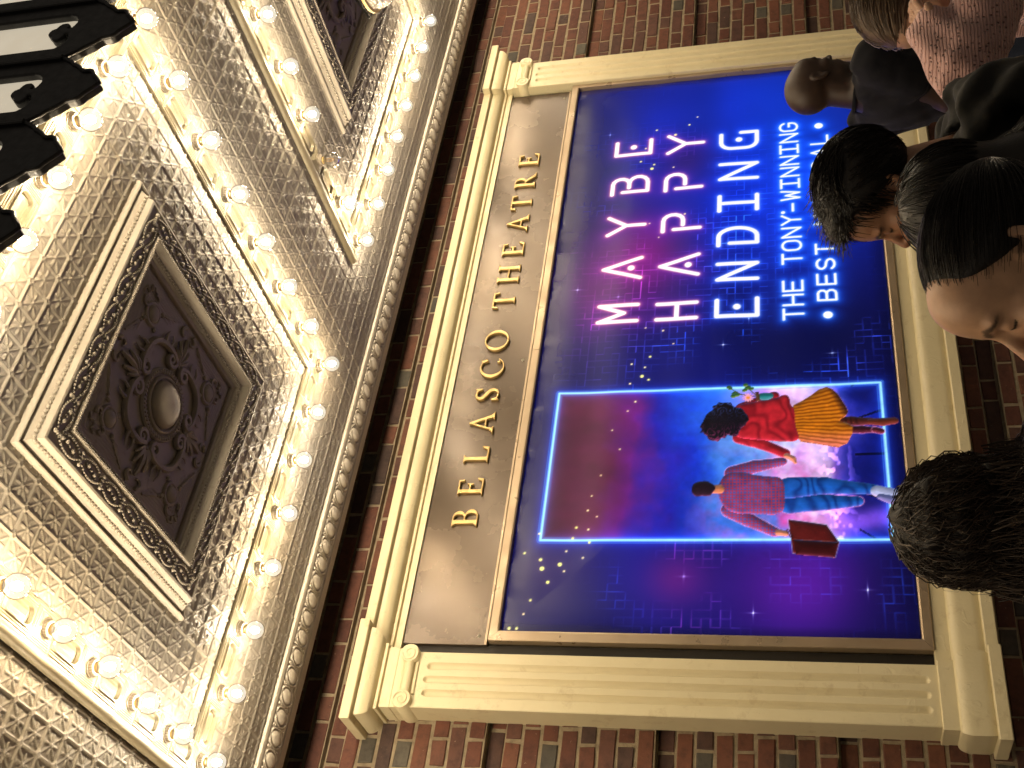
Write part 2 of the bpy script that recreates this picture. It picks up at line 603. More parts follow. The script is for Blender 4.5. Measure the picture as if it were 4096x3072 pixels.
for i, (x, zc_, w, head, rec) in enumerate(bricks):
    if x < -3 or x > 9: continue
    p = proj((x, WY, zc_))
    if p[2] < .3: continue
    infr = (-60 < p[0] < 4160) and (-60 < p[1] < 3130)
    hid = (1.60 < x < 5.60 and 1.06 < zc_ < 3.40) or zc_ > 3.66
    if infr and not hid:
        # size in the picture, and rank those a head is likely to cover last
        a = w * CH / p[2] ** 2
        if p[0] > 3560 and p[1] < 700: a *= .3
        if p[0] > 3750: a *= .5
        vis.append((a, i))
vis.sort(reverse=True)
single = set(i for _, i in vis[:300])
protoS = [mk_mesh('brick', *brick_proto(LS, s), M['brick']) for s in range(7)]
protoH = [mk_mesh('brick', *brick_proto(LH, s + 50), M['brick']) for s in range(5)]
protoD = [mk_mesh('brick', *brick_proto(LH, s + 90), M['brick_dark']) for s in range(5)]
fV = []; fF = []; fn = 0
for i, (x, zc_, w, head, rec) in enumerate(bricks):
    y = WY + (REC if rec else 0) + rb.normal(0, .0012)
    dk = head and rb.random() < .24
    if i in single:
        me = (protoD[i % 5] if dk else protoH[i % 5]) if head else protoS[i % 7]
        ob = mk_obj('brick', me, wall, (x - 3.0, y - WY, zc_ + rb.normal(0, .001)), (rb.normal(0, .015), rb.normal(0, .009), rb.normal(0, .006)))
    else:
        if 1.70 < x < 5.35 and 1.15 < zc_ < 3.25: continue
        V, F = brick_proto(w, i % 37)
        V = np.array(V) + np.array([x, y, zc_])
        fV.append(V); fF += [[a + fn for a in f] for f in F]; fn += len(V)
me = mk_mesh('brick_field', np.vstack(fV) - np.array([3.0, WY, 0]), fF, M['brick_i'])
o = mk_obj('brick_field', me, wall); o['kind'] = 'stuff'

# ------------------------------------------------------------------ marquee over the pavement
ZF = 3.515                      # underside of the tin ceiling
CELL = 0.078
MO = (2.6, 2.6, ZF)
marq = thing('theatre_marquee', 'ornate silver pressed-tin theatre marquee ceiling with coffers and bulb strips', 'marquee', MO)
mb = MB()
mb.box(-3.2, 9.0, 1.455, 3.735, ZF + .045, ZF + .55)
mb.build('roof_deck', M['dark'], marq)

def bumpf(t): return np.sqrt(np.clip(1 - t * t, 0, None))
def tin_field(nu, nv, res=22):
    u = np.linspace(0, nu, nu * res + 1); v = np.linspace(0, nv, nv * res + 1)
    U, V = np.meshgrid(u, v)
    fu = U % 1.0; fv = V % 1.0
    du = np.minimum(fu, 1 - fu); dv = np.minimum(fv, 1 - fv)
    bone = lambda a, s: .0052 * bumpf(np.clip(a / (.034 + .034 * np.exp(-(s / .17) ** 2)), -1, 1))
    h = np.maximum(bone(du, dv), bone(dv, du))
    r = np.hypot(du, dv)
    h = np.maximum(h, .0060 * bumpf(np.clip((r - .085) / .04, -1, 1)))
    h = np.where(r < .05, .002 + .004 * bumpf(np.clip(r / .028, -1, 1)), h)
    dg = .0034 * np.maximum(bumpf(np.clip(np.abs(fu - fv) / 1.414 / .026, -1, 1)), bumpf(np.clip(np.abs(fu + fv - 1) / 1.414 / .026, -1, 1)))
    h = np.maximum(h, np.where(r > .13, dg, 0))
    cu = np.abs(fu - .5); cv = np.abs(fv - .5)
    def drop(al, ac):
        t = np.clip((al - .10) / .24, 0, 1)
        w = .008 + .036 * t
        e = np.clip((al - .30) / .055, 0, 1)
        m = (al > .10) & (al < .355)
        return np.where(m, .0042 * bumpf(np.clip(ac / (w * np.sqrt(1 - .98 * e * e) + 1e-4), -1, 1)), 0)
    h = np.maximum(h, np.maximum(drop(cu, cv), drop(cv, cu)))
    h = np.maximum(h, .0055 * bumpf(np.clip(np.hypot(cu, cv) / .05, -1, 1)))
    return h
NP = 8
PS = CELL * NP
tinA = grid_mesh('tin_panel', tin_field(NP, NP), 0, PS - .0008, 0, PS - .0008, M['tin'], skirt=.004)
tinB = grid_mesh('tin_panel', tin_field(NP, 3), 0, PS - .0008, 0, 3 * CELL, M['tin'], skirt=.004)
X00 = 1.772 - 5 * PS; Y00 = 1.418 + CELL
rt = np.random.default_rng(3)
for ix in range(0, 13):
    for iy in range(4):
        x = X00 + ix * PS; y = Y00 + iy * PS
        mk_obj('tin_panel', tinA if iy < 3 else tinB, marq,
               (x - MO[0], y - MO[1], rt.uniform(-.0012, .0012)), (rt.normal(0, .0012), rt.normal(0, .0012), rt.normal(0, .0006)))

# --- bulb strips: square blocks that carry a lamp, and links with a sunk rounded panel
SWD = .10; PITCH = .2239; LK = PITCH - SWD
g = np.linspace(-.05, .05, 81)
GX, GY = np.meshgrid(g, g)
ri = np.maximum(np.abs(GX), np.abs(GY))
Hb = .012 + np.where(ri < .046, .002, 0)
for rr_, hh_ in ((.042, .0022), (.0375, .0022), (.033, .0022), (.0285, .0018)):
    Hb += hh_ * np.clip((rr_ - ri) / .0012, 0, 1)
BLOCK_H = float(Hb.max())
stripB = grid_mesh('strip_block', Hb, -.05, .05, -.05, .05, M['strip'], skirt=.002, sharp=35)
gx = np.linspace(-LK / 2, LK / 2, 97); gy = np.linspace(-.05, .05, 81)
GX, GY = np.meshgrid(gx, gy)
ay = np.abs(GY)
Hl = .012 + 0 * GX
for a_, b_ in ((.0445, .003), (.0395, -.0022), (.0365, .0022), (.0335, -.0022), (.0305, .003)):
    Hl += b_ * np.clip((a_ - ay) / .0009, 0, 1)
ds = np.hypot(np.maximum(np.abs(GX) - .033, 0), np.maximum(ay - .004, 0)) - .020
Hl += .0035 * bumpf(np.clip((ds - .003) / .004, -1, 1)) - .007 * np.clip(-ds / .002, 0, 1) + .0045 * np.clip((-ds - .006) / .010, 0, 1)
stripL = grid_mesh('strip_link', Hl, -LK / 2, LK / 2, -.05, .05, M['strip'], skirt=.002, sharp=35)

# --- lamps
def socket_mesh():
    b = MB(); seg = 40
    def ringp(r, h, amp=0):
        return [((r + (amp if k % 2 else 0)) * math.cos(2 * PI * k / seg), (r + (amp if k % 2 else 0)) * math.sin(2 * PI * k / seg), h) for k in range(seg)]
    P = ringp(.0265, .001) + ringp(.0265, -.004) + ringp(.0225, -.005) + ringp(.0222, -.0065, .0016) + ringp(.0205, -.0155, .0016) + ringp(.019, -.0175) + ringp(.014, -.0175)
    F = []
    for i in range(6):
        for k in range(seg):
            F.append((i * seg + k, (i + 1) * seg + k, (i + 1) * seg + (k + 1) % seg, i * seg + (k + 1) % seg))
    b.add(P, F)
    return b.mesh('socket', M['porcelain'], smooth=30)
ZGC = -.0545; RG = .0318
prof = [(.0128, -.017), (.0135, -.0225), (.0165, -.0275)]
for k in range(12):
    a = math.radians(52 - k * (142 / 11.0))
    prof.append((RG * math.cos(a), ZGC + .0 + RG * math.sin(a)))
prof = [p for p in prof if p[0] > 1e-4] + [(.0005, ZGC - RG)]
me_sock = socket_mesh()
me_glass_on = MB().lathe(prof, (0, 0, 0), seg=36).mesh('glass', M['glass_lit'], smooth=180)
me_glass_off = MB().lathe(prof, (0, 0, 0), seg=24).mesh('glass', M['glass'], smooth=180)
me_collar = MB().lathe([(.0135, -.014), (.0142, -.016), (.0142, -.0245), (.0128, -.0255)], (0, 0, 0), seg=16).mesh('screw_collar', M['brass'], smooth=40)
me_core_on = [MB().ball((0, 0, ZGC), (.012, .012, .016), 7, 4).mesh('filament', M[q], smooth=180) for q in ('core', 'core2', 'core3')]
rl = np.random.default_rng(17)
cb = MB()
for a in range(4):
    an = a * PI / 2 + .4
    cb.tube([(.004 * math.cos(an), .004 * math.sin(an), -.022), (.008 * math.cos(an), .008 * math.sin(an), -.045), (.004 * math.cos(an + .5), .004 * math.sin(an + .5), -.066)], .0012, 5)
me_core_off = cb.mesh('filament', M['core_off'])
ORD = ['first', 'second', 'third', 'fourth', 'fifth', 'sixth', 'seventh', 'last']
def lamp(x, y, label, lit=True):
    t = thing('light_bulb', label, 'light bulb', (x, y, ZF - BLOCK_H), 'bulbs on the marquee ceiling strips')
    mk_obj('socket', me_sock, t)
    gl_ = mk_obj('glass', me_glass_on if lit else me_glass_off, t)
    mk_obj('screw_collar', me_collar, t)
    mk_obj('filament', me_core_on[rl.integers(0, 3)] if lit else me_core_off, t)
    t.rotation_euler = (rl.normal(0, .05), rl.normal(0, .05), rl.uniform(0, 6.28))
    return t
XA = 1.09; YW = 3.157; YS = YW - 7 * PITCH; CPER = 2.25
CELLN = {-1: 'the out-of-view left coffer', 0: 'the large near coffer', 1: 'the far coffer with bowl lamp', 2: 'the farthest right coffer'}
for c in (-1, 0, 1, 2):
    xa = XA + c * CPER
    xb = xa + 7 * PITCH
    for k in range(8):
        for (row, x, y) in (('w', xa + k * PITCH, YW), ('s', xa + k * PITCH, YS), ('l', xa, YS + k * PITCH), ('r', xb, YS + k * PITCH)):
            if row in 'lr' and k in (0, 7): continue
            mk_obj('strip_block', stripB, marq, (x - MO[0], y - MO[1], 0))
            n_ = CELLN[c]
            if row == 'w': lb = 'lit bulb, %s from left, wall-side row of %s' % (ORD[k], n_)
            elif row == 's': lb = 'lit bulb, %s from left, street-side row of %s' % (ORD[k], n_)
            elif row == 'l': lb = 'lit bulb, %s from wall, left row of %s' % (ORD[7 - k], n_)
            else: lb = 'lit bulb, %s from wall, right row of %s' % (ORD[7 - k], n_)
            lit = True
            if c == 1 and row == 'l' and k == 5:
                lit = False; lb = 'the one unlit clear bulb with a dark filament on the ceiling strips'
            lamp(x, y, lb, lit)
    for k in range(7):
        xm = xa + (k + .5) * PITCH; ym = YS + (k + .5) * PITCH
        for (x, y, r) in ((xm, YW, 0), (xm, YS, 0), (xa, ym, PI / 2), (xb, ym, PI / 2)):
            mk_obj('strip_link', stripL, marq, (x - MO[0], y - MO[1], 0), (0, 0, r))
    # half-round moulding outside the left strip and the street strip
    prf = [(0, 0)] + [(.018 - .018 * math.cos(a), .022 * math.sin(a)) for a in np.linspace(0, PI, 9)] + [(.036, 0)]
    b = MB()
    V = []; 
    for (w, h) in prf:
        for yy in (YS - .05, YW + .05):
            V.append((xa - .0505 - w, yy, ZF - .006 - h))
    b.add(V, [(2 * i, 2 * i + 1, 2 * i + 3, 2 * i + 2) for i in range(len(prf) - 1)])
    b.build('half_round_moulding', M['strip'], marq, smooth=50)
b = MB(); V = []
for (w, h) in [(0, 0), (.004, .012), (.014, .018), (.024, .012), (.030, .006), (.034, .020), (.05, .026), (.066, .020), (.072, .002), (.09, .002)]:
    for xx in (-3.1, 8.9):
        V.append((xx, YS - .052 - w, ZF - .004 - h))
b.add(V, [(2 * i, 2 * i + 1, 2 * i + 3, 2 * i + 2) for i in range(9)])
b.build('street_moulding', M['strip'], marq, smooth=50)

# --- coffers
FH = .465
fp = [(0, -.002), (0, .012), (.002, .017), (.007, .020), (.012, .017), (.014, .011), (.0185, .010), (.020, .016), (.024, .020), (.030, .028), (.038, .037), (.0415, .046), (.044, .052), (.048, .054),
      (.052, .054), (.054, .050), (.112, .050), (.114, .053), (.118, .057), (.126, .058), (.131, .054), (.134, .047), (.146, .037), (.154, .032), (.156, .025), (.166, .021), (.168, .012)]
def frame_ring(w): 
    a = FH - w
    return [(-a, -a), (a, -a), (a, a), (-a, a), (-a, -a)]
b = MB(); b.sweep([(w, -h) for (w, h) in fp], frame_ring, 5, caps=False)
me_frame = b.mesh('coffer_frame', M['tin'], smooth=38)
def along(w, pitch):
    a = FH - w; n = max(4, int(round(2 * a / pitch)))
    out = []
    for i in range(n):
        s = -a + (i + .5) * 2 * a / n
        out += [(s, -a), (a, s), (-s, a), (-a, -s)]
    return out
b = MB()
for (x, y) in along(.033, .0150): b.ball((x, y, -.0315), .0062, 6, 4)
me_bead1 = b.mesh('bead_course', M['tin'], smooth=180)
b = MB()
for (x, y) in along(.122, .0085): b.ball((x, y, -.0578), (.0042, .0042, .0042), 5, 4)
me_bead2 = b.mesh('twisted_bead', M['tin'], smooth=180)
b = MB()
for (x, y) in along(.148, .0125): b.ball((x, y, -.0365), .005, 5, 4)
me_bead3 = b.mesh('inner_bead', M['tin'], smooth=180)
b = MB()
LP = .1055; a0 = FH - .083; nl = 7; lp = 2 * a0 / nl
for side in range(4):
    def T(s, t):
        x, y = s, -a0 + t
        for _ in range(side): x, y = -y, x
        return x, y
    for i in range(nl):
        s0 = -a0 + i * lp
        for j in range(12):
            f = (j + .5) / 12
            for sg in (-1, 1):
                x, y = T(s0 + f * lp, sg * .024 * math.sin(PI * f) ** .8)
                b.ball((x, y, -.0520), .0040 + .0014 * math.sin(PI * f), 5, 4)
        x, y = T(s0 + lp / 2, 0)
        for q in (-.016, 0, .016):
            x, y = T(s0 + lp / 2 + q, q * .25); b.ball((x, y, -.0522), .0075 if q else .005, 6, 4)
        for q in (-1, 1):
            x, y = T(s0 + lp / 2 + q * .027, q * .007); b.ball((x, y, -.0515), .0042, 5, 4)
        for q in (-.017, -.006, .006, .017):
            x, y = T(s0, q); b.ball((x, y, -.0525), (.0070, .0070, .007) if abs(q) > .01 else .0055, 6, 4)
me_loops = b.mesh('bead_loops', M['tin'], smooth=180)
g = np.linspace(-.302, .302, 181); GX, GY = np.meshgrid(g, g)
Hp = .010 + 0 * GX
e = .302 - np.maximum(np.abs(GX), np.abs(GY))
cm = np.clip((np.abs(GX) + np.abs(GY) - .325) / .01, 0, 1)
for q in (.014, .024, .034, .044, .054, .066, .078):
    Hp += .0032 * bumpf(np.clip((e - q) / .0032, -1, 1)) * (cm if q > .016 else 1)
me_cpanel = grid_mesh('coffer_panel', Hp, -.302, .302, -.302, .302, M['tin'])
dprof = [(.112, .008), (.112, .016), (.108, .022), (.100, .024), (.094, .021), (.091, .017), (.088, .018), (.086, .026), (.082, .029), (.078, .027), (.0755, .020), (.0725, .019)]
dprof += [(.072 * math.cos(a), .020 + .036 * math.sin(a)) for a in np.linspace(.05, PI / 2 - .02, 10)]
me_dome = MB().lathe([(r, -h) for r, h in dprof], (0, 0, 0), seg=48).mesh('central_dome', M['tin'], smooth=30)
b = MB()
for k in range(52):
    a = 2 * PI * k / 52
    b.tube([(.094 * math.cos(a), .094 * math.sin(a), -.021), (.106 * math.cos(a), .106 * math.sin(a), -.024)], .0036, 5)
me_rope = b.mesh('rope_ring', M['tin'], smooth=60)
def diag(d, e_): return ((d + e_) / 1.41421, (d - e_) / 1.41421)
def scroll_pts(fn, zz):
    return [(*diag(*p), zz) for p in fn]
def cscroll():
    b = MB()
    body = []
    for t in np.linspace(-1, 1, 21):
        body.append((.192 - .058 * t * t, .092 * t))
    def vol(sg):
        out = []
        for t in np.linspace(0, 1, 18):
            a = t * 1.7 * 2 * PI * .8
            r = .024 * (1 - .78 * t)
            out.append((.132 - .004 - r * math.sin(a + .35) - .003, sg * (.092 + .000 - .022 + r * math.cos(a + .35))))
        return out
    pts = [(*diag(*p), -.018) for p in vol(-1)[::-1]] + [(*diag(*p), -.018) for p in body[1:-1]] + [(*diag(*p), -.018) for p in vol(1)]
    n = len(pts); rad = [.004 + .0075 * math.sin(PI * i / (n - 1)) ** .7 for i in range(n)]
    b.tube(pts, rad, 6)
    pts2 = [(*diag(d + .006, e_), -.016) for d, e_ in body]
    b.tube(pts2, [.003 + .004 * (1 - abs(t)) for t in np.linspace(-1, 1, 21)], 5)
    for sg in (-1, 1):
        b.tube([(*diag(.182, sg * .045), -.018), (*diag(.203, sg * .062), -.019), (*diag(.212, sg * .084), -.016)], [.007, .005, .0015], 5)
        b.tube([(*diag(.165, sg * .07), -.018), (*diag(.178, sg * .092), -.017), (*diag(.196, sg * .1), -.014)], [.006, .004, .001], 5)
    return b
me_cs = [None] * 4
base_cs = cscroll()
def rosette():
    b = MB()
    cx, cy = diag(.269, 0)
    b.lathe([(.040, -.008), (.040, -.014), (.036, -.019), (.031, -.019), (.028, -.015)] + [(.027 * math.cos(a), -.014 - .015 * math.sin(a)) for a in np.linspace(.05, 1.5, 6)], (cx, cy, 0), seg=22)
    for sg in (-1, 1):
        pts = []; 
        for t in np.linspace(0, 1, 16):
            a = t * 4.6; r = .017 * (1 - .7 * t)
            pts.append((*diag(.312 + r * math.cos(a) - .004, sg * (.024 + r * math.sin(a))), -.016))
        b.tube(pts, np.linspace(.007, .003, 16), 5)
        b.ball((*diag(.262, sg * .050), -.014), .0085, 6, 4)
        b.ball((*diag(.258, sg * .066), -.013), .0062, 6, 4)
        pts = [(*diag(.256 - .02 * t, sg * (.072 + .075 * t)), -.012) for t in np.linspace(0, 1, 9)]
        b.tube(pts, .004 + .0035 * np.sin(np.linspace(0, PI * 2.2, 9)) ** 2, 5)
        b.tube([(*diag(.335, sg * .006), -.015), (*diag(.352, sg * .014), -.016), (*diag(.346, sg * .028), -.014), (*diag(.33, sg * .03), -.012)], [.006, .005, .004, .002], 5)
    b.ball((*diag(.221, 0), -.013), (.009, .009, .006), 6, 4)
    return b
def acanthus():
    b = MB()
    for an, L, w in ((-.95, .052, .0055), (-.5, .075, .0065), (0, .10, .0075), (.5, .075, .0065), (.95, .052, .0055)):
        pts = [(.150 + L * t * math.cos(an * (1 - .35 * t)), L * t * math.sin(an * (1 - .2 * t)), -.012 - .010 * math.sin(PI * t * .9)) for t in np.linspace(0, 1, 8)]
        b.tube(pts, [w * (.45 + .75 * math.sin(PI * (.1 + .8 * t))) for t in np.linspace(0, 1, 8)], 5)
    for sg in (-1, 1):
        pts = []
        for t in np.linspace(0, 1, 14):
            a = t * 4.4; r = .022 * (1 - .72 * t)
            pts.append((.258 + r * math.cos(a) * .9, sg * (.022 + r * math.sin(a)), -.015))
        b.tube(pts, np.linspace(.0075, .003, 14), 5)
        b.tube([(.15, sg * .004, -.016), (.135, sg * .018, -.017), (.142, sg * .03, -.014)], [.006, .005, .002], 5)
    b.ball((.155, 0, -.016), .009, 6, 4)
    return b
me_scroll = cscroll().mesh('c_scroll', M['tin'], smooth=60)
me_ros = rosette().mesh('corner_rosette', M['tin'], smooth=50)
me_ac = acanthus().mesh('acanthus_leaf', M['tin'], smooth=60)
for c in (-1, 0, 1, 2):
    cx = XA + 3.5 * PITCH + c * CPER - .008; cy = (YW + YS) / 2 - .006
    fr = mk_obj('coffer_frame', me_frame, marq, (cx - MO[0], cy - MO[1], 0))
    for nm, me in (('bead_course', me_bead1), ('twisted_bead', me_bead2), ('inner_bead', me_bead3), ('bead_loops', me_loops), ('coffer_panel', me_cpanel), ('central_dome', me_dome), ('rope_ring', me_rope)):
        o_ = mk_obj(nm, me, fr)
        if 'bead' in nm or 'rope' in nm: o_['kind'] = 'stuff'
    for q in range(4):
        mk_obj('c_scroll', me_scroll, fr, rot=(0, 0, q * PI / 2))
        mk_obj('corner_rosette', me_ros, fr, rot=(0, 0, q * PI / 2))
        mk_obj('acanthus_leaf', me_ac, fr, rot=(0, 0, q * PI / 2))

# --- egg-and-dart moulding along the wall edge
EP = .077; EY0 = 3.537; EW = .206
gx = np.linspace(-EP / 2, EP / 2, 53); gy = np.linspace(0, EW, 131)
GX, GY = np.meshgrid(gx, gy)
He = np.interp(GY, [0, .001, .020, .0215, .028, .030, .05, .085, .118, .1235, .125, .134, .136, .150, .1515, .157, .159, .186, .188, .206],
               [0, .016, .018, .012, .012, .013, .017, .019, .014, .010, .016, .016, .011, .011, .015, .015, .010, .010, .007, .007])
ee = np.hypot(GX / .0265, (GY - .074) / .041)
zone = (GY > .030) & (GY < .124)
egg = .015 + .017 * bumpf(np.clip(ee, 0, 1))
er = np.hypot(GX / .0335, (GY - .075) / .049)
ring = .014 + .009 * bumpf(np.clip((er - 1.0) / .11, -1, 1))
gap_ = .013
bd = .013 + .009 * bumpf(np.clip(np.hypot((np.abs(GX) - EP / 2) / .0055, ((GY * 1e3) % 14 - 7) / 7.4), -1, 1))
Hz = np.where(ee < 1, egg, np.where((er > .86) & (er < 1.14), ring, np.where(er < .9, gap_, bd)))
He = np.where(zone, Hz, He)
me_egg = grid_mesh('egg_and_dart_unit', He, -EP / 2, EP / 2, 0, EW, M['tin_cream'], skirt=.0)
for k in range(-20, 92):
    x = 1.420 + k * EP
    if x < -.2 or x > 8.2: continue
    mk_obj('egg_and_dart_unit', me_egg, marq, (x - MO[0], EY0 - MO[1], 0))
MB().box(-3.2, 9.0, 3.736, 3.752, ZF + .0, ZF + .55).build('wall_side_fascia', M['dark'], marq)

# --- cast iron front with opal panes, hanging along the street edge
VY = 1.42; VZ = 3.277
half = [(0, 0), (.018, .013), (.036, .030), (.050, .037), (.056, .048), (.058, .068), (.066, .077), (.078, .088), (.092, .110), (.104, .120), (.108, .128), (.1225, .150)]
outl = [(-x, z) for x, z in half[::-1]] + half[1:] + [(.1225, .72), (-.1225, .72)]
def plate2d(X, Z):
    d = sd_poly2(X, Z, outl)
    op = np.minimum(sd_box2(X, Z, 0, .44, .0735, .222), np.minimum(np.hypot(X - .0365, Z - .219) - .037, np.hypot(X + .0365, Z - .219) - .037))
    tre = np.minimum(np.minimum(np.hypot(X - .0195, Z - .216) - .0185, np.hypot(X + .0195, Z - .216) - .0185), np.hypot(X, Z - .236) - .0165)
    tre = np.minimum(tre, sd_box2(X, Z, 0, .19, .012, .03))
    op = np.maximum(op, -tre)
    return np.maximum(d, -op)
V, Q = extrude2d(plate2d, -.125, .125, 0, .72, .022, .0032)
me_plate = mk_mesh('iron_plate', V, Q, M['iron'])
sharp_smooth(me_plate, 50)
def rimb():
    b = MB()
    for sx in (-1, 1):
        b.box(sx * .1225 - .006, sx * .1225 + .006, -.010, .020, .152, .72, .003)
    return b
me_rim = rimb().mesh('edge_rib', M['iron'])
b = MB()
b.tube([(x, -.002, z) for x, z in outl[:-2]], .0055, 6)
me_bead = b.mesh('lower_rim', M['iron'], smooth=60)
me_pane = MB().box(-.082, .082, .024, .030, .17, .70).mesh('opal_pane', M['opal'])
VN = ['farthest right and cut off', 'second', 'third', 'fourth', 'fifth', 'sixth', 'seventh', 'eighth', 'ninth', 'tenth', 'eleventh', 'twelfth', 'thirteenth', 'fourteenth', 'fifteenth', 'sixteenth', 'seventeenth', 'eighteenth']
for k in range(-1, 17):
    t = thing('marquee_drop', 'black iron marquee drop with cream glass pane, ' + VN[k + 1] + ('' if k < 0 else ' from right'), 'marquee ornament', (2.362 - .2495 * k, VY, VZ), 'black iron drops along the marquee front')
    mk_obj('iron_plate', me_plate, t); mk_obj('edge_rib', me_rim, t); mk_obj('opal_pane', me_pane, t); mk_obj('lower_rim', me_bead, t)

# --- bowl lamp hanging under the far coffer
lx, ly = XA + 3.5 * PITCH + CPER - .008, (YW + YS) / 2 - .006
t = thing('pendant_lamp', 'hanging bowl lamp of cut crystal with metal rim below the far coffer', 'lamp', (lx, ly, 3.20))
cm_, nt, bs = new_mat('cut_crystal')
vv = coords(nt)
vo = N(nt, 'ShaderNodeTexVoronoi'); vo.inputs['Scale'].default_value = 85; nt.links.new(vv, vo.inputs['Vector'])
bs.inputs['Base Color'].default_value = (.62, .57, .48, 1); bs.inputs['Roughness'].default_value = .16; bs.inputs['Metallic'].default_value = .35
bump(nt, bs, vo.outputs[0], .9, .006)
RB = .165
b = MB(); b.lathe([(RB * math.sin(a), .13 - .13 * math.cos(a)) for a in np.linspace(.02, PI / 2, 14)] + [(RB - .006, .13), (RB - .006, .125)], (lx, ly, 3.20), seg=48)
b.build('crystal_bowl', cm_, t, smooth=60)
b = MB(); b.lathe([(RB + .002, .128), (RB + .012, .132), (RB + .014, .142), (RB + .004, .150), (RB - .01, .146)], (lx, ly, 3.20), seg=48)
b.build('metal_rim', M['brass'], t, smooth=40)
for k in range(4):
    a = k * PI / 2 + .5
    b = MB()
    b.tube([(lx + RB * math.cos(a), ly + RB * math.sin(a), 3.345), (lx + (RB + .03) * math.cos(a), ly + (RB + .03) * math.sin(a), 3.37), (lx + RB * .75 * math.cos(a), ly + RB * .75 * math.sin(a), 3.41), (lx + .03 * math.cos(a), ly + .03 * math.sin(a), 3.45)], .006, 6)
    b.build('arm', M['iron'], t, smooth=60)
b = MB(); b.tube([(lx, ly, 3.43), (lx, ly, 3.462)], .012, 10); b.build('stem', M['brass'], t)
# ------------------------------------------------------------------ cream surround of the sign
PL0, PL1, PR0, PR1 = 1.576, 1.797, 5.229, 5.450
PY = 3.855
WB = WY + .004
sur = thing('sign_surround', 'cream painted wooden surround with fluted pilasters, cornice and sill framing the sign', 'surround', (3.51, WY, 1.05))
SO = np.array([3.51, WY, 1.05])
def fluted(x0, x1):
    xs = np.linspace(x0, x1, 75); zs = np.concatenate([np.linspace(1.25, 1.36, 30), np.linspace(1.37, 3.0, 60), np.linspace(3.01, 3.205, 44)])
    X, Z = np.meshgrid(xs, zs)
    Y = np.full(X.shape, PY)
    c = (x0 + x1) / 2
    for f, zt in ((-.0535, 3.068), (0, 3.072), (.0535, 3.066)):
        d = sd_seg2(X, Z, (c + f, 1.30), (c + f, zt), 0) 
        Y += .0125 * bumpf(np.clip(d / .0125, -1, 1)) ** .8
    e = np.minimum(X - x0, x1 - X)
    Y += .003 * np.clip(1 - e / .003, 0, 1)
    ny, nx = X.shape
    V = np.stack([X, Y, Z], -1).reshape(-1, 3)
    idx = np.arange(ny * nx).reshape(ny, nx)
    F = np.stack([idx[:-1, :-1], idx[:-1, 1:], idx[1:, 1:], idx[1:, :-1]], -1).reshape(-1, 4)
    n0 = len(V)
    L = V[idx[:, 0]].copy(); L[:, 1] = WB; Rr = V[idx[:, -1]].copy(); Rr[:, 1] = WB
    V = np.vstack([V, L, Rr])
    a = idx[:, 0]; b = n0 + np.arange(ny)
    F = np.vstack([F, np.stack([b[:-1], a[:-1], a[1:], b[1:]], -1)])
    a = idx[:, -1]; b = n0 + ny + np.arange(ny)
    F = np.vstack([F, np.stack([a[:-1], b[:-1], b[1:], a[1:]], -1)])
    me = mk_mesh('pilaster', V - SO, F, M['cream'])
    sharp_smooth(me, 45)
    return me
def volute(cx, cz, sg):
    b = MB()
    b.lathe([(.0005, 3.829), (.0345, 3.829), (.0365, 3.832), (.0365, WB)], (cx, 0, cz), axis='y', seg=28)
    pts = []
    for t in np.linspace(0, 1, 26):
        a = PI / 2 + sg * t * 2 * PI * 1.45
        r = .0295 * (1 - .82 * t)
        pts.append((cx + r * math.cos(a), 3.8285, cz + r * math.sin(a)))
    b.tube(pts, np.linspace(.0042, .0022, 26), 5)
    return b
for (x0, x1) in ((PL0, PL1), (PR0, PR1)):
    p = mk_obj('pilaster', fluted(x0, x1), sur)
    b = MB(); b.box(x0 - .008, x1 + .012, 3.846, WB, 3.197, 3.2135, .002)
    b.box(x0 - .005, x1 + .008, 3.849, WB, 3.165, 3.197)
    cap = b.build('capital', M['cream'], sur)
    cap['label'] = 'capital with two scrolls'
    cx = (x0 + x1) / 2
    volute(x0 + .022, 3.150, -1).build('volute', M['cream'], cap, smooth=40)
    volute(x1 - .016, 3.150, 1).build('volute', M['cream'], cap, smooth=40)
    b = MB(); b.tube([(x0 + .05, 3.850, 3.148), (x1 - .045, 3.850, 3.148)], .0195, 14)
    b.tube([(x0 + .05, 3.853, 3.117), (x1 - .045, 3.853, 3.117)], .0065, 8)
    b.tube([(x0 + .04, 3.847, 3.170), (x1 - .034, 3.847, 3.170)], .006, 8)
    b.build('bolster', M['cream'], cap, smooth=60)
def path_top(o):
    return [(PL0 - o, WB), (PL0 - o, PY - o), (PL1 + .006 + o, PY - o), (PL1 + .006 + o, 3.895 - o), (PR0 - .006 - o, 3.895 - o), (PR0 - .006 - o, PY - o), (PR1 + o, PY - o), (PR1 + o, WB)]
pr = [(-.003, 3.2135), (.006, 3.2135), (.007, 3.2365), (.003, 3.2385), (.003, 3.243), (.0165, 3.2435), (.018, 3.246), (.018, 3.2535), (.016, 3.256), (.012, 3.2575)]
pr += [(.018 + .043 * math.sin(a), 3.2585 + .046 * (1 - math.cos(a))) for a in np.linspace(0.05, PI / 2, 9)]
pr += [(.0615, 3.3075), (.056, 3.309), (.0555, 3.313), (.083, 3.3135), (.0855, 3.316), (.0855, 3.350), (.082, 3.3535), (-.01, 3.356)]
b = MB(); b.sweep(pr, path_top, 8, caps=False)
b.build('cornice', M['cream'], sur, smooth=35)
def path_bot(o):
    return [(PL0 - .004 - o, WB), (PL0 - .004 - o, PY - .002 - o), (PL1 + .004 + o, PY - .002 - o), (PL1 + .004 + o, 3.893 - o), (PR0 - .004 - o, 3.893 - o), (PR0 - .004 - o, PY - .002 - o), (PR1 + .004 + o, PY - .002 - o), (PR1 + .004 + o, WB)]
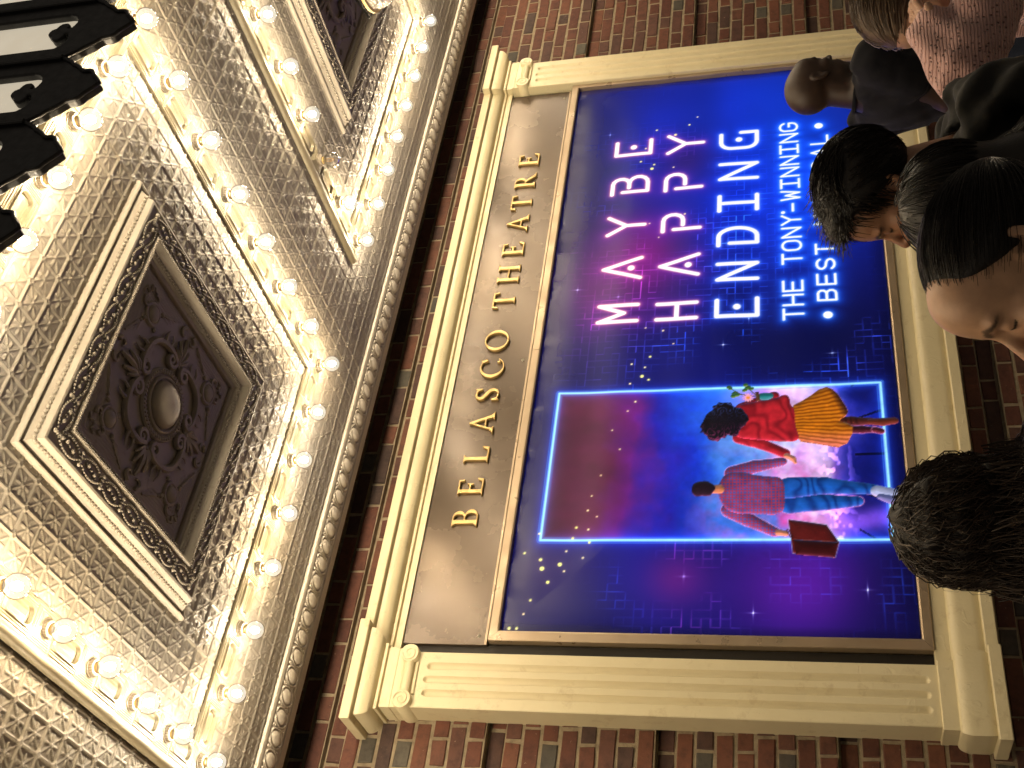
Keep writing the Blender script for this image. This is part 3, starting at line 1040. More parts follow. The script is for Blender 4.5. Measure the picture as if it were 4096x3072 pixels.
pr = [(-.02, 1.259), (.006, 1.259), (.009, 1.2565), (.0095, 1.206)]
pr += [(.0095 + .026 * math.sin(a), 1.206 - .040 * (1 - math.cos(a))) for a in np.linspace(.1, PI / 2, 8)]
pr += [(.0355, 1.125), (.0345, 1.108), (.030, 1.0995), (.029, 1.0965), (.048, 1.0955), (.051, 1.0925), (.051, 1.056), (.047, 1.0525), (-.02, 1.051)]
b = MB(); b.sweep(pr, path_bot, 8, caps=False)
b.build('sill', M['cream'], sur, smooth=35)
b = MB(); b.box(PL1 + .002, PR0 - .002, 3.905, WB, 1.06, 1.24); b.box(PL1 + .002, PR0 - .002, 3.912, WB, 3.215, 3.345)
b.build('backing_board', M['cream'], sur)
b = MB(); b.box(PL1 + .001, PL1 + .062, 3.916, WB, 1.245, 3.212); b.box(PR0 - .04, PR0 - .001, 3.916, WB, 1.245, 3.212)
b.box(PL1 + .063, PR0 - .042, 3.898, 3.915, 1.2405, 1.2565)
b.build('reveal', M['dark'], sur)

# ------------------------------------------------------------------ bronze name panel
npan = thing('name_panel', 'bronze panel with raised brass theatre name above the lit sign', 'sign panel', (3.53, 3.91, 2.872))
MB().box(1.851, 5.205, 3.899, 3.915, 2.8735, 3.2125, .0012).build('bronze_sheet', M['bronze'], npan)
MB().box(1.851, 5.205, 3.8935, 3.8985, 2.8735, 2.8825).build('lower_bead', M['bronze_frame'], npan)
for (sx, sz) in ((1.887, 2.909), (3.262, 2.909), (5.150, 2.909)):
    b = MB(); b.lathe([(.0005, 3.8945), (.006, 3.8950), (.0075, 3.897), (.0075, 3.8995)], (sx, 0, sz), axis='y', seg=12)
    s_ = b.build('screw', M['screw'], npan, smooth=50)
    MB().box(sx - .006, sx + .006, 3.8938, 3.8946, sz - .0009, sz + .0009).build('slot', M['dark'], s_)
LHT = .1085; LZ0 = 2.9915
B2 = sd_box2
def rect(X, Z, a, b_, c, d): return B2(X, Z, (a + b_) / 2, (c + d) / 2, abs(b_ - a) / 2, abs(d - c) / 2)
def U(*a):
    r = a[0]
    for q in a[1:]: r = np.minimum(r, q)
    return r
def ell(X, Z, cx, cz, rx, rz): return (np.hypot((X - cx) / rx, (Z - cz) / rz) - 1) * min(rx, rz)
def tri(X, Z, *p): return sd_poly2(X, Z, p)
ST = .135; SF = .042
def serif(X, Z, c, z, hw):     # slab serif with small brackets
    s = 1 if z < .5 else -1
    return U(rect(X, Z, c - hw, c + hw, z, z + s * SF), tri(X, Z, (c - hw * .75, z + s * SF), (c + hw * .75, z + s * SF), (c + .05, z + s * .12), (c - .05, z + s * .12)))
def gE(X, Z):
    return U(rect(X, Z, .09, .09 + ST, 0, 1), serif(X, Z, .155, 0, .15), serif(X, Z, .155, 1, .15), rect(X, Z, .1, .68, .945, 1), tri(X, Z, (.60, 1), (.68, 1), (.70, .78), (.655, .78)),
             rect(X, Z, .1, .50, .49, .545), rect(X, Z, .47, .515, .40, .635), rect(X, Z, .1, .72, 0, .055), tri(X, Z, (.60, 0), (.74, 0), (.79, .25), (.74, .25)))
def gL(X, Z):
    return U(rect(X, Z, .11, .11 + ST, 0, 1), serif(X, Z, .175, 1, .17), serif(X, Z, .175, 0, .16), rect(X, Z, .1, .74, 0, .055), tri(X, Z, (.60, 0), (.75, 0), (.80, .28), (.745, .28)))
def gT(X, Z):
    c = .47
    return U(rect(X, Z, c - ST / 2, c + ST / 2, 0, 1), serif(X, Z, c, 0, .17), rect(X, Z, .03, .91, .945, 1), tri(X, Z, (.03, 1), (.12, 1), (.045, .75), (-.01, .75)), tri(X, Z, (.91, 1), (.82, 1), (.895, .75), (.95, .75)))
def gH(X, Z):
    return U(rect(X, Z, .13, .13 + ST, 0, 1), rect(X, Z, .83, .83 + ST, 0, 1), rect(X, Z, .2, .9, .48, .54), serif(X, Z, .197, 0, .165), serif(X, Z, .197, 1, .165), serif(X, Z, .897, 0, .165), serif(X, Z, .897, 1, .165))
def gA(X, Z):
    return U(np.maximum(U(tri(X, Z, (.13, 0), (.205, 0), (.535, .93), (.50, 1.0)), tri(X, Z, (.82, 0), (.975, 0), (.55, 1.03), (.46, 1.03))), -Z), rect(X, Z, .27, .78, .32, .375), serif(X, Z, .165, 0, .165), serif(X, Z, .90, 0, .175))
def gO(X, Z): return np.maximum(ell(X, Z, .56, .5, .56, .525), -ell(X, Z, .56, .5, .425, .47))
def gC(X, Z):
    r = np.maximum(ell(X, Z, .55, .5, .55, .525), -ell(X, Z, .60, .5, .455, .468))
    r = np.maximum(r, -rect(X, Z, .80, 1.4, .255, .76))
    return U(r, tri(X, Z, (.80, .97), (.93, 1.0), (.955, .70), (.91, .70)), rect(X, Z, .83, .885, .18, .30))
def gS(X, Z):
    sp = [(.60, .80, .03), (.545, .90, .028), (.44, .955, .032), (.30, .965, .038), (.175, .90, .05), (.13, .78, .06), (.17, .66, .068), (.30, .565, .075), (.43, .48, .075), (.545, .38, .07), (.585, .26, .06), (.54, .12, .05), (.42, .045, .038), (.28, .035, .032), (.155, .09, .028), (.10, .20, .03)]
    r = None
    for a, b_ in zip(sp[:-1], sp[1:]):
        q = sd_seg2(X, Z, a[:2], b_[:2], a[2], b_[2]); r = q if r is None else np.minimum(r, q)
    return U(r, tri(X, Z, (.575, 1.0), (.62, 1.0), (.63, .72), (.59, .72)), tri(X, Z, (.065, 0), (.11, 0), (.115, .30), (.07, .30)))
def bowl(X, Z, x0, z0, z1, rx, t, thin):
    cz = (z0 + z1) / 2; rz = (z1 - z0) / 2
    out = U(ell(X, Z, x0, cz, rx, rz), rect(X, Z, .12, x0, z0, z1)); inn = U(ell(X, Z, x0, cz, rx - t, rz - thin), rect(X, Z, .12, x0, z0 + thin, z1 - thin))
    return np.maximum(np.maximum(out, -inn), .12 - X)
def gB(X, Z):
    return U(rect(X, Z, .12, .12 + ST, 0, 1), serif(X, Z, .14, 0, .13), serif(X, Z, .14, 1, .13), bowl(X, Z, .36, .50, 1.0, .27, .12, .048), bowl(X, Z, .38, 0, .545, .32, .13, .048))
def gR(X, Z):
    return U(rect(X, Z, .12, .12 + ST, 0, 1), serif(X, Z, .187, 0, .16), serif(X, Z, .14, 1, .13), bowl(X, Z, .36, .46, 1.0, .29, .12, .048), np.maximum(tri(X, Z, (.34, .5), (.47, .5), (.90, .0), (.74, .0)), -Z), rect(X, Z, .72, .98, 0, .035))
GL = dict(B=(gB, .74), E=(gE, .80), L=(gL, .81), A=(gA, 1.07), S=(gS, .68), C=(gC, .98), O=(gO, 1.12), T=(gT, .95), H=(gH, 1.09), R=(gR, .98))
for ch, x0, x1 in (('B', 2.373, 2.457), ('E', 2.528, 2.612), ('L', 2.692, 2.777), ('A', 2.846, 2.960), ('S', 3.022, 3.098), ('C', 3.158, 3.262), ('O', 3.318, 3.440),
                   ('T', 3.582, 3.683), ('H', 3.745, 3.866), ('E', 3.935, 4.023), ('A', 4.100, 4.217), ('T', 4.261, 4.365), ('R', 4.424, 4.535), ('E', 4.598, 4.690)):
    fn, w = GL[ch]
    sx = (x1 - x0) / w
    V, Q = extrude2d(lambda X, Z: (fn(X / sx, Z / LHT) - .010) * LHT, -.004, x1 - x0 + .004, -.003, LHT + .003, .015, .0019)
    V = V + np.array([x0, 3.8845, LZ0]) - np.array([3.53, 3.91, 2.872])
    me = mk_mesh('letter', V, Q, M['brass'])
    sharp_smooth(me, 55)
    mk_obj('letter', me, npan)

# ------------------------------------------------------------------ backlit sign
SX0, SX1, SZ0, SZ1 = 1.902, 5.205, 1.295, 2.827
sign = thing('lightbox_sign', 'backlit blue show billboard reading MAYBE HAPPY ENDING in a bronze frame', 'billboard', (3.553, 3.9, 1.255))
SGO = np.array([3.553, 3.9, 1.255])
def rail(o0, o1, i0, i1, nm='frame_rail'):
    V = []
    for (o_, i_) in ((o0, i0), (o1, i1)):
        o_ = np.array(o_); i_ = np.array(i_)
        m1 = o_ * .93 + i_ * .07; m2 = o_ * .16 + i_ * .84
        V += [(o_[0], 3.912, o_[1]), (o_[0], 3.877, o_[1]), (m1[0], 3.8745, m1[1]), (m2[0], 3.8745, m2[1]), (i_[0], 3.878, i_[1]), (i_[0], 3.912, i_[1])]
    F = [(k, k + 6, (k + 1) % 6 + 6, (k + 1) % 6) for k in range(6)] + [(5, 4, 3, 2, 1, 0), (6, 7, 8, 9, 10, 11)]
    b = MB().add(V, F)
    me = b.mesh(nm, M['bronze_frame'], SGO)
    import bmesh
    bm = bmesh.new(); bm.from_mesh(me); bmesh.ops.recalc_face_normals(bm, faces=bm.faces); bm.to_mesh(me); bm.free()
    mk_obj(nm, me, sign)
OX0, OX1, OZ0, OZ1 = 1.861, 5.228, 1.258, 2.866
g_ = .0008
rail((OX0 + g_, OZ1), (3.30, OZ1), (SX0 + g_, SZ1), (3.30, SZ1)); rail((3.302, OZ1), (OX1 - g_, OZ1), (3.302, SZ1), (SX1 - g_, SZ1))
rail((OX0 + g_, OZ0), (OX1 - g_, OZ0), (SX0 + g_, SZ0), (SX1 - g_, SZ0))
rail((OX0, OZ0 + g_), (OX0, OZ1 - g_), (SX0, SZ0 + g_), (SX0, SZ1 - g_))
rail((OX1, OZ0 + g_), (OX1, OZ1 - g_), (SX1, SZ0 + g_), (SX1, SZ1 - g_))
MB().box(SX0 - .01, SX1 + .005, 3.906, 3.914, SZ0 - .01, SZ1 + .01).build('back_box', M['dark'], sign)

# ---- the print, painted point by point into a fine sheet
NXp, NZp = 800, 374
PW, PH = SX1 - SX0 - .004, SZ1 - SZ0 - .004
sv = np.linspace(0, PW, NXp); tv = np.linspace(0, PH, NZp)
Sg, Tg = np.meshgrid(sv, tv)
IMG = np.zeros((NZp, NXp, 3))
def vnoise(cx, cy, seed, n=1):
    """smooth value noise over the print"""
    out = np.zeros((NZp, NXp)); amp = 1; tot = 0
    for k in range(n):
        gx_, gy_ = int(cx * 2 ** k) + 2, int(cy * 2 ** k) + 2
        G = np.random.default_rng(seed + k).random((gy_ + 1, gx_ + 1))
        u = sv / PW * (gx_ - 1.01); v = tv / PH * (gy_ - 1.01)
        iu = u.astype(int); iv = v.astype(int); fu = u - iu; fv = v - iv
        fu = fu * fu * (3 - 2 * fu); fv = fv * fv * (3 - 2 * fv)
        a = G[np.ix_(iv, iu)] * (1 - fu) + G[np.ix_(iv, iu + 1)] * fu
        b_ = G[np.ix_(iv + 1, iu)] * (1 - fu) + G[np.ix_(iv + 1, iu + 1)] * fu
        out += amp * (a * (1 - fv[:, None]) + b_ * fv[:, None]); tot += amp; amp *= .5
    return out / tot
def rgb(r, g__, b_): return np.array([r, g__, b_]) / 255.0
def blob(cs, ct, rs, rt_): return np.exp(-(((Sg - cs) / rs) ** 2 + ((Tg - ct) / rt_) ** 2))
def mixc(mask, c):
    global IMG
    IMG = IMG * (1 - mask[..., None]) + np.asarray(c) * mask[..., None]
def addc(mask, c):
    global IMG
    IMG = IMG + np.asarray(c) * mask[..., None]
def window(s0, s1, t0, t1):
    i0, i1 = np.searchsorted(sv, (s0, s1)); j0, j1 = np.searchsorted(tv, (t0, t1))
    return slice(max(0, j0), min(NZp, j1 + 1)), slice(max(0, i0), min(NXp, i1 + 1))
def fill(d, w, col, aa=.0035, alpha=1.0):
    a = np.clip(.5 - d / aa, 0, 1) * alpha
    IMG[w] = IMG[w] * (1 - a[..., None]) + np.asarray(col) * a[..., None]
IMG[:] = rgb(10, 12, 78)
n1 = vnoise(5, 3, 5, 3)
mixc(blob(2.75, 1.05, .75, .55) * .95, rgb(10, 62, 225))
mixc(blob(2.35, .75, .7, .4) * .6, rgb(8, 30, 190))
mixc(blob(3.1, .5, .35, .35) * .6, rgb(12, 30, 150))
mixc(blob(1.9, .34, .40, .28) * .8, rgb(112, 26, 122))
mixc(blob(1.98, .46, .24, .18) * .5, rgb(140, 28, 110))
mixc(blob(1.38, .75, .22, .5) * .55, rgb(8, 18, 120))
mixc(blob(1.42, 1.15, .25, .3) * .75, rgb(5, 8, 50))
mixc(blob(.2, .55, .3, .25) * .75, rgb(28, 22, 150))
mixc(blob(.22, 1.12, .26, .28) * .9, rgb(84, 24, 150)); mixc(blob(.24, .66, .12, .12) * .55, rgb(130, 30, 130)); mixc(blob(1.75, .2, .3, .14) * .5, rgb(120, 30, 120))
mixc(blob(.30, .15, .22, .2) * .5, rgb(64, 40, 92))
mixc(blob(2.65, .62, .18, .16) * .5, rgb(60, 12, 60))
mixc(blob(.18, 1.5, .5, .18) * .6, rgb(12, 8, 50))
mixc(np.clip((.10 - Tg) / .10, 0, 1) * .45, rgb(22, 20, 60))
mixc(np.clip((Tg - 1.46) / .08, 0, 1) * .6, rgb(4, 6, 40))
mixc(np.clip((.05 - np.minimum(Sg, PW - Sg)) / .05, 0, 1) * .5, rgb(4, 4, 24))
IMG *= (.75 + .5 * n1)[..., None]
# glowing lattice
rp = np.random.default_rng(21)
GP = .0362
BL = rgb(36, 100, 255); MG = rgb(225, 46, 150); PU = rgb(110, 66, 235)
iu = np.floor(Sg / GP).astype(int); iv = np.floor(Tg / GP).astype(int)
eu = rp.random((60, 110)) ** 1.6; ev = rp.random((60, 110)) ** 1.6
fu_ = Sg / GP - iu; fv_ = Tg / GP - iv
nu_ = np.round(Sg / GP).astype(int); nv_ = np.round(Tg / GP).astype(int)
Lv = np.exp(-np.abs(Sg - nu_ * GP) / .0013) * eu[iv, nu_]
Lh = np.exp(-np.abs(Tg - nv_ * GP) / .0013) * ev[nv_, iu]
LT = np.maximum(Lv, Lh)
pt = np.clip((vnoise(13, 7, 700, 2) - .36) * 3.2, 0, 1)
def lat(cs, ct, rs, rt2, col, a): addc(LT * pt * blob(cs, ct, rs, rt2) * a * 1.6, col)
lat(1.40, .75, .28, .50, BL, .50); lat(1.40, 1.20, .25, .32, BL, .85); lat(2.12, .84, .40, .18, BL, .85); lat(1.72, .27, .36, .22, MG, .45); lat(2.66, .66, .20, .18, MG, .40)
lat(.20, .52, .18, .12, BL, .90); lat(.22, .74, .20, .18, MG, .75); lat(.26, .70, .07, .08, MG, 1.2); lat(.22, .92, .2, .2, BL, .55); lat(.16, 1.38, .16, .14, BL, 1.0); lat(2.6, .35, .5, .3, BL, .25); lat(2.2, .8, 1.1, .6, BL, .16); lat(1.9, .55, .3, .3, MG, .25); lat(1.42, 1.35, .2, .15, PU, .5)
for (s, t_) in ((.25, .69), (1.78, .13), (2.9, .2), (1.72, .33), (1.4, .82), (1.33, 1.28), (.1, .95), (.2, 1.36), (1.55, .93), (.86, .2), (1.66, .62)):
    w = window(s - .05, s + .05, t_ - .05, t_ + .05)
    IMG[w] += (np.exp(-np.abs(Sg[w] - s) / .012 - np.abs(Tg[w] - t_) / .0016) + np.exp(-np.abs(Tg[w] - t_) / .012 - np.abs(Sg[w] - s) / .0016))[..., None] * rgb(190, 210, 255) * .9
# the glowing doorway
RX0, RX1, RT0, RT1 = .410, 1.158, .108, 1.464
inside = (Sg > RX0) & (Sg < RX1) & (Tg > RT0) & (Tg < RT1)
tt = np.array([.108, .30, .45, .58, .70, .82, .95, 1.06, 1.15, 1.20, 1.25, 1.33, 1.40, 1.464])
cc = np.array([[70, 22, 44], [88, 24, 66], [96, 26, 120], [30, 26, 165], [16, 48, 190], [36, 92, 220], [90, 120, 232], [190, 120, 220], [230, 190, 244], [200, 170, 240], [110, 80, 200], [40, 46, 165], [16, 24, 120], [12, 18, 100]]) / 255.
n2 = vnoise(16, 9, 40, 4); n3 = vnoise(26, 14, 80, 4)
Tw = Tg + (n2 - .5) * .28
door = np.stack([np.interp(Tw, tt, cc[:, k]) for k in range(3)], -1)
door = door * (.84 + .32 * vnoise(40, 10, 140, 2))[..., None]
pinkm = np.clip((n3 - .47) * 6, 0, 1) * blob(.52, 1.0, .28, .22)
door = door * (1 - .8 * pinkm[..., None]) + rgb(232, 70, 168) * .8 * pinkm[..., None]
skyb = np.clip((vnoise(14, 10, 61, 3) - .45) * 5, 0, 1) * blob(.85, .98, .35, .25)
door = door * (1 - .7 * skyb[..., None]) + rgb(110, 180, 250) * .7 * skyb[..., None]
cl = np.clip((vnoise(20, 12, 90, 4) - .5) * 7, 0, 1) * blob(.72, 1.13, .32, .09)
door = door * (1 - .8 * cl[..., None]) + rgb(250, 225, 252) * .8 * cl[..., None]
city = np.clip((vnoise(90, 60, 33, 2) - .56) * 9, 0, 1) * blob(.6, 1.27, .40, .055)
door += city[..., None] * rgb(190, 130, 240) * .75
riv = np.exp(-((Sg - (.50 + .28 * (1.40 - Tg) * np.sin(Tg * 17))) / .05) ** 2) * np.clip((Tg - 1.2) / .08, 0, 1) * (Tg < 1.46)
door += riv[..., None] * rgb(170, 90, 210) * .55
wood = (np.abs(((Sg - .8) / (Tg - .9 + 1e-3) * 2.6) % 1 - .5) > .47) & (Tg > 1.345)
door[wood] *= .35
IMG[inside] = door[inside]
dr = np.abs(B2(Sg, Tg, (RX0 + RX1) / 2, (RT0 + RT1) / 2, (RX1 - RX0) / 2, (RT1 - RT0) / 2))
addc(np.exp(-dr / .022) * .6, rgb(14, 70, 220)); mixc(np.clip(1 - (dr - .0040) / .004, 0, 1) * .85, rgb(140, 212, 250)); mixc(np.clip(1 - np.abs(dr - .0125) / .003, 0, 1) * .7, rgb(70, 150, 245))
addc(np.exp(-dr / .008) * .25, rgb(160, 220, 255))
# generic strolling couple seen from behind (stand-in figures, same place and colours)
EDGE = vnoise(110, 60, 777, 2)
def shape(pts, col, it=2, rim=None, rimc=None, alpha=1, wavy=.004):
    p = chaikin(pts, it) if it else np.asarray(pts)
    w = window(p[:, 0].min() - .02, p[:, 0].max() + .02, p[:, 1].min() - .02, p[:, 1].max() + .02)
    d = sd_poly2(Sg[w], Tg[w], p) + wavy * (EDGE[w] - .5)
    if rimc is not None: fill(d - .0045, w, rimc, .006, .85)
    fill(d, w, col, .0035, alpha)
    gs = np.gradient(d, axis=1) / (sv[1] - sv[0]); ins = (d < 0)
    IMG[w] = IMG[w] * (1 - (ins * (.30 * np.clip(1 + d / .05, 0, 1) * (d < -.012)))[..., None])
    IMG[w] += (ins * np.clip(-gs, 0, 1) * np.exp(d / .011) * .55)[..., None] * rgb(255, 120, 185)
    IMG[w] += (ins * np.clip(gs, 0, 1) * np.exp(d / .008) * .35)[..., None] * rgb(90, 150, 255)
    return w, d
def folds(w, d, ang, per, amp, col):
    f = vnoise(30, 16, int(per * 1000), 3)[w]
    f = .5 + .5 * np.sin((Sg[w] * math.cos(ang) + Tg[w] * math.sin(ang)) / per * 2 * PI + f * 13)
    a = (d < -.002) * np.clip(f ** 2 * amp + np.clip(1 + d / .03, 0, 1) * .25, 0, .9)
    IMG[w] = IMG[w] * (1 - a[..., None]) + np.asarray(col) * a[..., None]
PK = rgb(255, 150, 205); CY = rgb(120, 190, 255)
def paint_d(w, d, col, rimc=None, fold=None, chk=0):
    if rimc is not None: fill(d - .0028, w, rimc, .004, .7)
    fill(d, w, col, .0035)
    ins = d < 0
    gs = np.gradient(d, axis=1) / (sv[1] - sv[0])
    if fold:
        ang, per, amp, c2 = fold
        f = .5 + .5 * np.sin((Sg[w] * math.cos(ang) + Tg[w] * math.sin(ang)) / per * 2 * PI + vnoise(34, 18, 500 + int(per * 1e4), 2)[w] * 16)
        a = ins * f ** 2 * amp
        IMG[w] = IMG[w] * (1 - a[..., None]) + np.asarray(c2) * a[..., None]
    if chk:
        cpat = np.maximum(np.cos(Sg[w] / chk * 2 * PI), np.cos(Tg[w] / chk * 2 * PI)); a = (d < -.001) * np.clip((cpat - .3) * 2, 0, 1) * .8
        IMG[w] = IMG[w] * (1 - a[..., None]) + rgb(176, 44, 60) * a[..., None]
    IMG[w] *= (1 - (ins * np.clip(gs * .6 + .2, 0, .6) * np.exp(d / .016))[..., None])
    IMG[w] += (ins * np.clip(-gs, 0, 1) * np.exp(d / .007) * .38)[..., None] * rgb(255, 120, 185)
    IMG[w] += (ins * np.clip(gs, 0, 1) * np.exp(d / .005) * .30)[..., None] * rgb(90, 150, 255)
def limb(pts, rads, col, **kw):
    q = np.array(pts); w = window(q[:, 0].min() - .06, q[:, 0].max() + .06, q[:, 1].min() - .06, q[:, 1].max() + .06)
    d = None
    for k in range(len(pts) - 1):
        e = sd_seg2(Sg[w], Tg[w], pts[k], pts[k + 1], rads[k], rads[k + 1]); d = e if d is None else smin(d, e, .006)
    paint_d(w, d + .002 * (EDGE[w] - .5), col, **kw)
def poly(pts, col, it=2, wavy=.004, **kw):
    q = chaikin(pts, it) if it else np.asarray(pts)
    w = window(q[:, 0].min() - .03, q[:, 0].max() + .03, q[:, 1].min() - .03, q[:, 1].max() + .03)
    d = sd_poly2(Sg[w], Tg[w], q) + wavy * (EDGE[w] - .5)
    paint_d(w, d, col, **kw)
    return w, d
EDGE = vnoise(110, 60, 777, 2)
RED_ = rgb(176, 30, 42); RDK = rgb(92, 10, 22); SKN = rgb(214, 132, 98)
# woman walking: boots, pleated skirt, coat, hair
limb([(.972, 1.27), (.966, 1.34), (.960, 1.42)], [.020, .023, .017], rgb(74, 30, 24), fold=(1.2, .03, .5, rgb(24, 8, 10)))
limb([(.958, 1.415), (.955, 1.46), (.962, 1.505)], [.016, .019, .017], rgb(96, 40, 26))
limb([(.925, 1.32), (.922, 1.38), (.918, 1.43)], [.018, .018, .013], rgb(58, 18, 26), rimc=PK)
limb([(.918, 1.43), (.910, 1.452)], [.014, .013], rgb(80, 26, 34), rimc=PK)
w, d = poly([(.872, 1.115), (1.045, 1.098), (1.085, 1.165), (1.152, 1.238), (1.128, 1.283), (1.04, 1.325), (1.004, 1.332), (.968, 1.288), (.962, 1.318), (.930, 1.352), (.832, 1.308), (.852, 1.21)], rgb(206, 118, 22), 1, .003)
an = np.arctan2(Sg[w] - .962, Tg[w] - .72)
st_ = .5 + .5 * np.sin(an * 170 + EDGE[w] * 2)
a = (d < -.001) * st_ ** 1.5 * .7; IMG[w] = IMG[w] * (1 - a[..., None]) + rgb(96, 40, 6) * a[..., None]
a = (d < -.001) * np.clip((.93 - Sg[w]) / .07, 0, 1) * .6 * (.5 + .5 * (1 - st_)); IMG[w] = IMG[w] * (1 - a[..., None]) + rgb(240, 120, 140) * a[..., None]
a = (d < -.001) * np.clip((Tg[w] - 1.30 + (Sg[w] - 1.0) * .35) / .03, 0, 1) * (Sg[w] > .96) * .8; IMG[w] = IMG[w] * (1 - a[..., None]) + rgb(40, 18, 14) * a[..., None]
limb([(1.045, .905), (1.085, .985), (1.108, 1.035)], [.030, .026, .022], rgb(140, 22, 34), fold=(.3, .05, .5, RDK))
limb([(.895, .895), (.862, .985), (.812, 1.075)], [.028, .025, .021], RED_, rimc=PK, fold=(.5, .06, .4, RDK))
poly([(.900, .868), (.975, .880), (1.062, .872), (1.082, .95), (1.092, 1.03), (1.118, 1.095), (1.055, 1.10), (1.035, 1.118), (.95, 1.118), (.866, 1.138), (.872, 1.05), (.884, .96)], RED_, 2, fold=(1.0, .085, .55, RDK))
limb([(.800, 1.082), (.785, 1.105), (.765, 1.115)], [.013, .012, .007], SKN)
w, d = poly([(.886, .815), (.905, .755), (.950, .730), (1.01, .748), (1.068, .800), (1.085, .835), (1.055, .88), (1.035, .92), (.985, .935), (.935, .912), (.905, .872)], rgb(16, 12, 22), 2, .034)
cu = .5 + .5 * np.sin(vnoise(60, 44, 556, 2)[w] * 44 + Tg[w] * 30); a = (d < -.002) * cu ** 5
IMG[w] += a[..., None] * (rgb(150, 40, 90) * np.clip((.98 - Sg[w]) * 9, 0, 1)[..., None] + rgb(50, 80, 160) * np.clip((Sg[w] - .98) * 8, 0, 1)[..., None]) * .8
# potted plant
poly([(1.085, .972), (1.128, .968), (1.126, 1.03), (1.092, 1.035)], rgb(30, 120, 124), 2); poly([(1.081, .963), (1.133, .958), (1.133, .973), (1.083, .978)], rgb(90, 56, 36), 0, 0)
for (a_, b__, c_) in ((1.16, .845, .008), (1.152, .852, .007), (1.125, .872, .012), (1.112, .866, .010), (1.118, .882, .009), (1.155, .925, .012), (1.17, .915, .009), (1.142, .912, .009), (1.150, .940, .008)):
    limb([(a_, b__), (a_ + .002, b__ + .004)], [c_, c_], rgb(58, 110, 36))
limb([(1.108, .965), (1.12, .90), (1.15, .86)], [.002, .002, .0015], rgb(60, 70, 30)); limb([(1.11, .965), (1.15, .93)], [.002, .002], rgb(60, 70, 30))
w = window(1.05, 1.16, .88, .98); an = np.arctan2(Tg[w] - .928, Sg[w] - 1.103); rr2 = np.hypot(Sg[w] - 1.103, Tg[w] - .928)
fill(rr2 - .019 - .006 * np.cos(an * 12), w, rgb(240, 160, 184)); fill(rr2 - .007, w, rgb(226, 140, 30))
# man walking: jeans, checked shirt, suitcase
JN = rgb(24, 88, 184); JD = rgb(8, 30, 96); SHT = rgb(84, 76, 150)
limb([(.575, 1.09), (.578, 1.22), (.582, 1.345)], [.048, .036, .022], JN, rimc=PK, fold=(1.35, .05, .6, JD))
limb([(.645, 1.09), (.655, 1.23), (.634, 1.405)], [.050, .038, .024], JN, fold=(1.35, .06, .6, JD))
limb([(.626, 1.42), (.610, 1.462), (.612, 1.492)], [.026, .030, .022], rgb(176, 184, 226)); limb([(.600, 1.43), (.585, 1.47)], [.014, .020], rgb(110, 112, 170))
limb([(.718, .872), (.752, .955), (.772, 1.062)], [.036, .029, .020], SHT, rimc=PK, chk=.0138)
limb([(.548, .862), (.500, .935), (.444, 1.032)], [.036, .029, .020], SHT, rimc=PK, chk=.0138)
poly([(.622, .812), (.668, .812), (.722, .842), (.730, .90), (.704, .98), (.700, 1.068), (.61, 1.074), (.520, 1.066), (.528, .96), (.530, .88), (.560, .835)], SHT, 2, chk=.0138, fold=(.2, .09, .35, rgb(40, 34, 84)))
limb([(.645, .79), (.645, .815)], [.019, .021], rgb(200, 122, 78))
poly([(.610, .762), (.616, .722), (.640, .704), (.668, .706), (.688, .730), (.686, .768), (.670, .797), (.628, .798)], rgb(30, 16, 28), 2, .012)
limb([(.442, 1.045), (.438, 1.072)], [.014, .013], SKN)
poly([(.352, 1.098), (.500, 1.083), (.476, 1.225), (.400, 1.268), (.335, 1.25)], rgb(84, 22, 22), 0, 0, rimc=rgb(170, 180, 220)); poly([(.345, 1.108), (.411, 1.10), (.401, 1.266), (.334, 1.25)], rgb(52, 12, 14), 0, 0)
w = window(.33, .51, 1.07, 1.28); fill(np.abs(sd_seg2(Sg[w], Tg[w], (.412, 1.10), (.402, 1.262), .0005)), w, rgb(150, 96, 96), .003)
fill(np.abs(sd_seg2(Sg[w], Tg[w], (.425, 1.092), (.452, 1.080), .004)) - .0015, w, rgb(40, 14, 14), .004)
# painterly light and texture over the figures
fig = blob(.96, 1.1, .22, .5) + blob(.58, 1.1, .24, .5)
IMG *= (1 + np.clip(fig, 0, 1) * (vnoise(150, 70, 910, 3) - .5) * .28)[..., None]
# sparks
for (s, t_, r) in ((2.72, .36, .010), (2.66, .38, .006), (2.60, .44, .010), (2.63, .45, .006), (2.9, .45, .006), (2.85, .55, .009), (2.76, .40, .006), (2.92, .62, .006), (2.98, .66, .005), (2.78, .33, .005), (2.6, .55, .005), (2.2, .45, .005), (2.25, .62, .006), (2.1, .50, .004), (1.50, .55, .005), (1.52, .47, .004), (1.42, .60, .004), (1.35, .50, .006), (1.31, .42, .005), (1.29, .48, .005), (1.24, .47, .009), (1.22, .50, .006), (1.20, .42, .005), (1.10, .45, .005), (1.05, .42, .004), (.95, .36, .004), (.85, .40, .004), (.72, .33, .004), (.62, .30, .004), (.55, .29, .005), (.52, .33, .004), (.47, .25, .006), (.46, .30, .005), (.42, .24, .006), (.40, .31, .006), (.36, .22, .005), (.32, .12, .008), (.30, .20, .010), (.33, .29, .005), (.28, .13, .011), (.22, .16, .008), (.27, .22, .005), (.14, .10, .006), (.08, .08, .005), (.02, .06, .006), (.35, .05, .006), (.44, .10, .005), (.02, .03, .007)):
    w = window(s - .05, s + .05, t_ - .05, t_ + .05); dd = np.hypot(Sg[w] - s, Tg[w] - t_)
    fill(dd - r * .85, w, rgb(250, 245, 150) if r > .0058 else rgb(255, 225, 190), .004)
    IMG[w] += np.exp(-dd / (r * 1.3))[..., None] * rgb(120, 120, 20) * .35
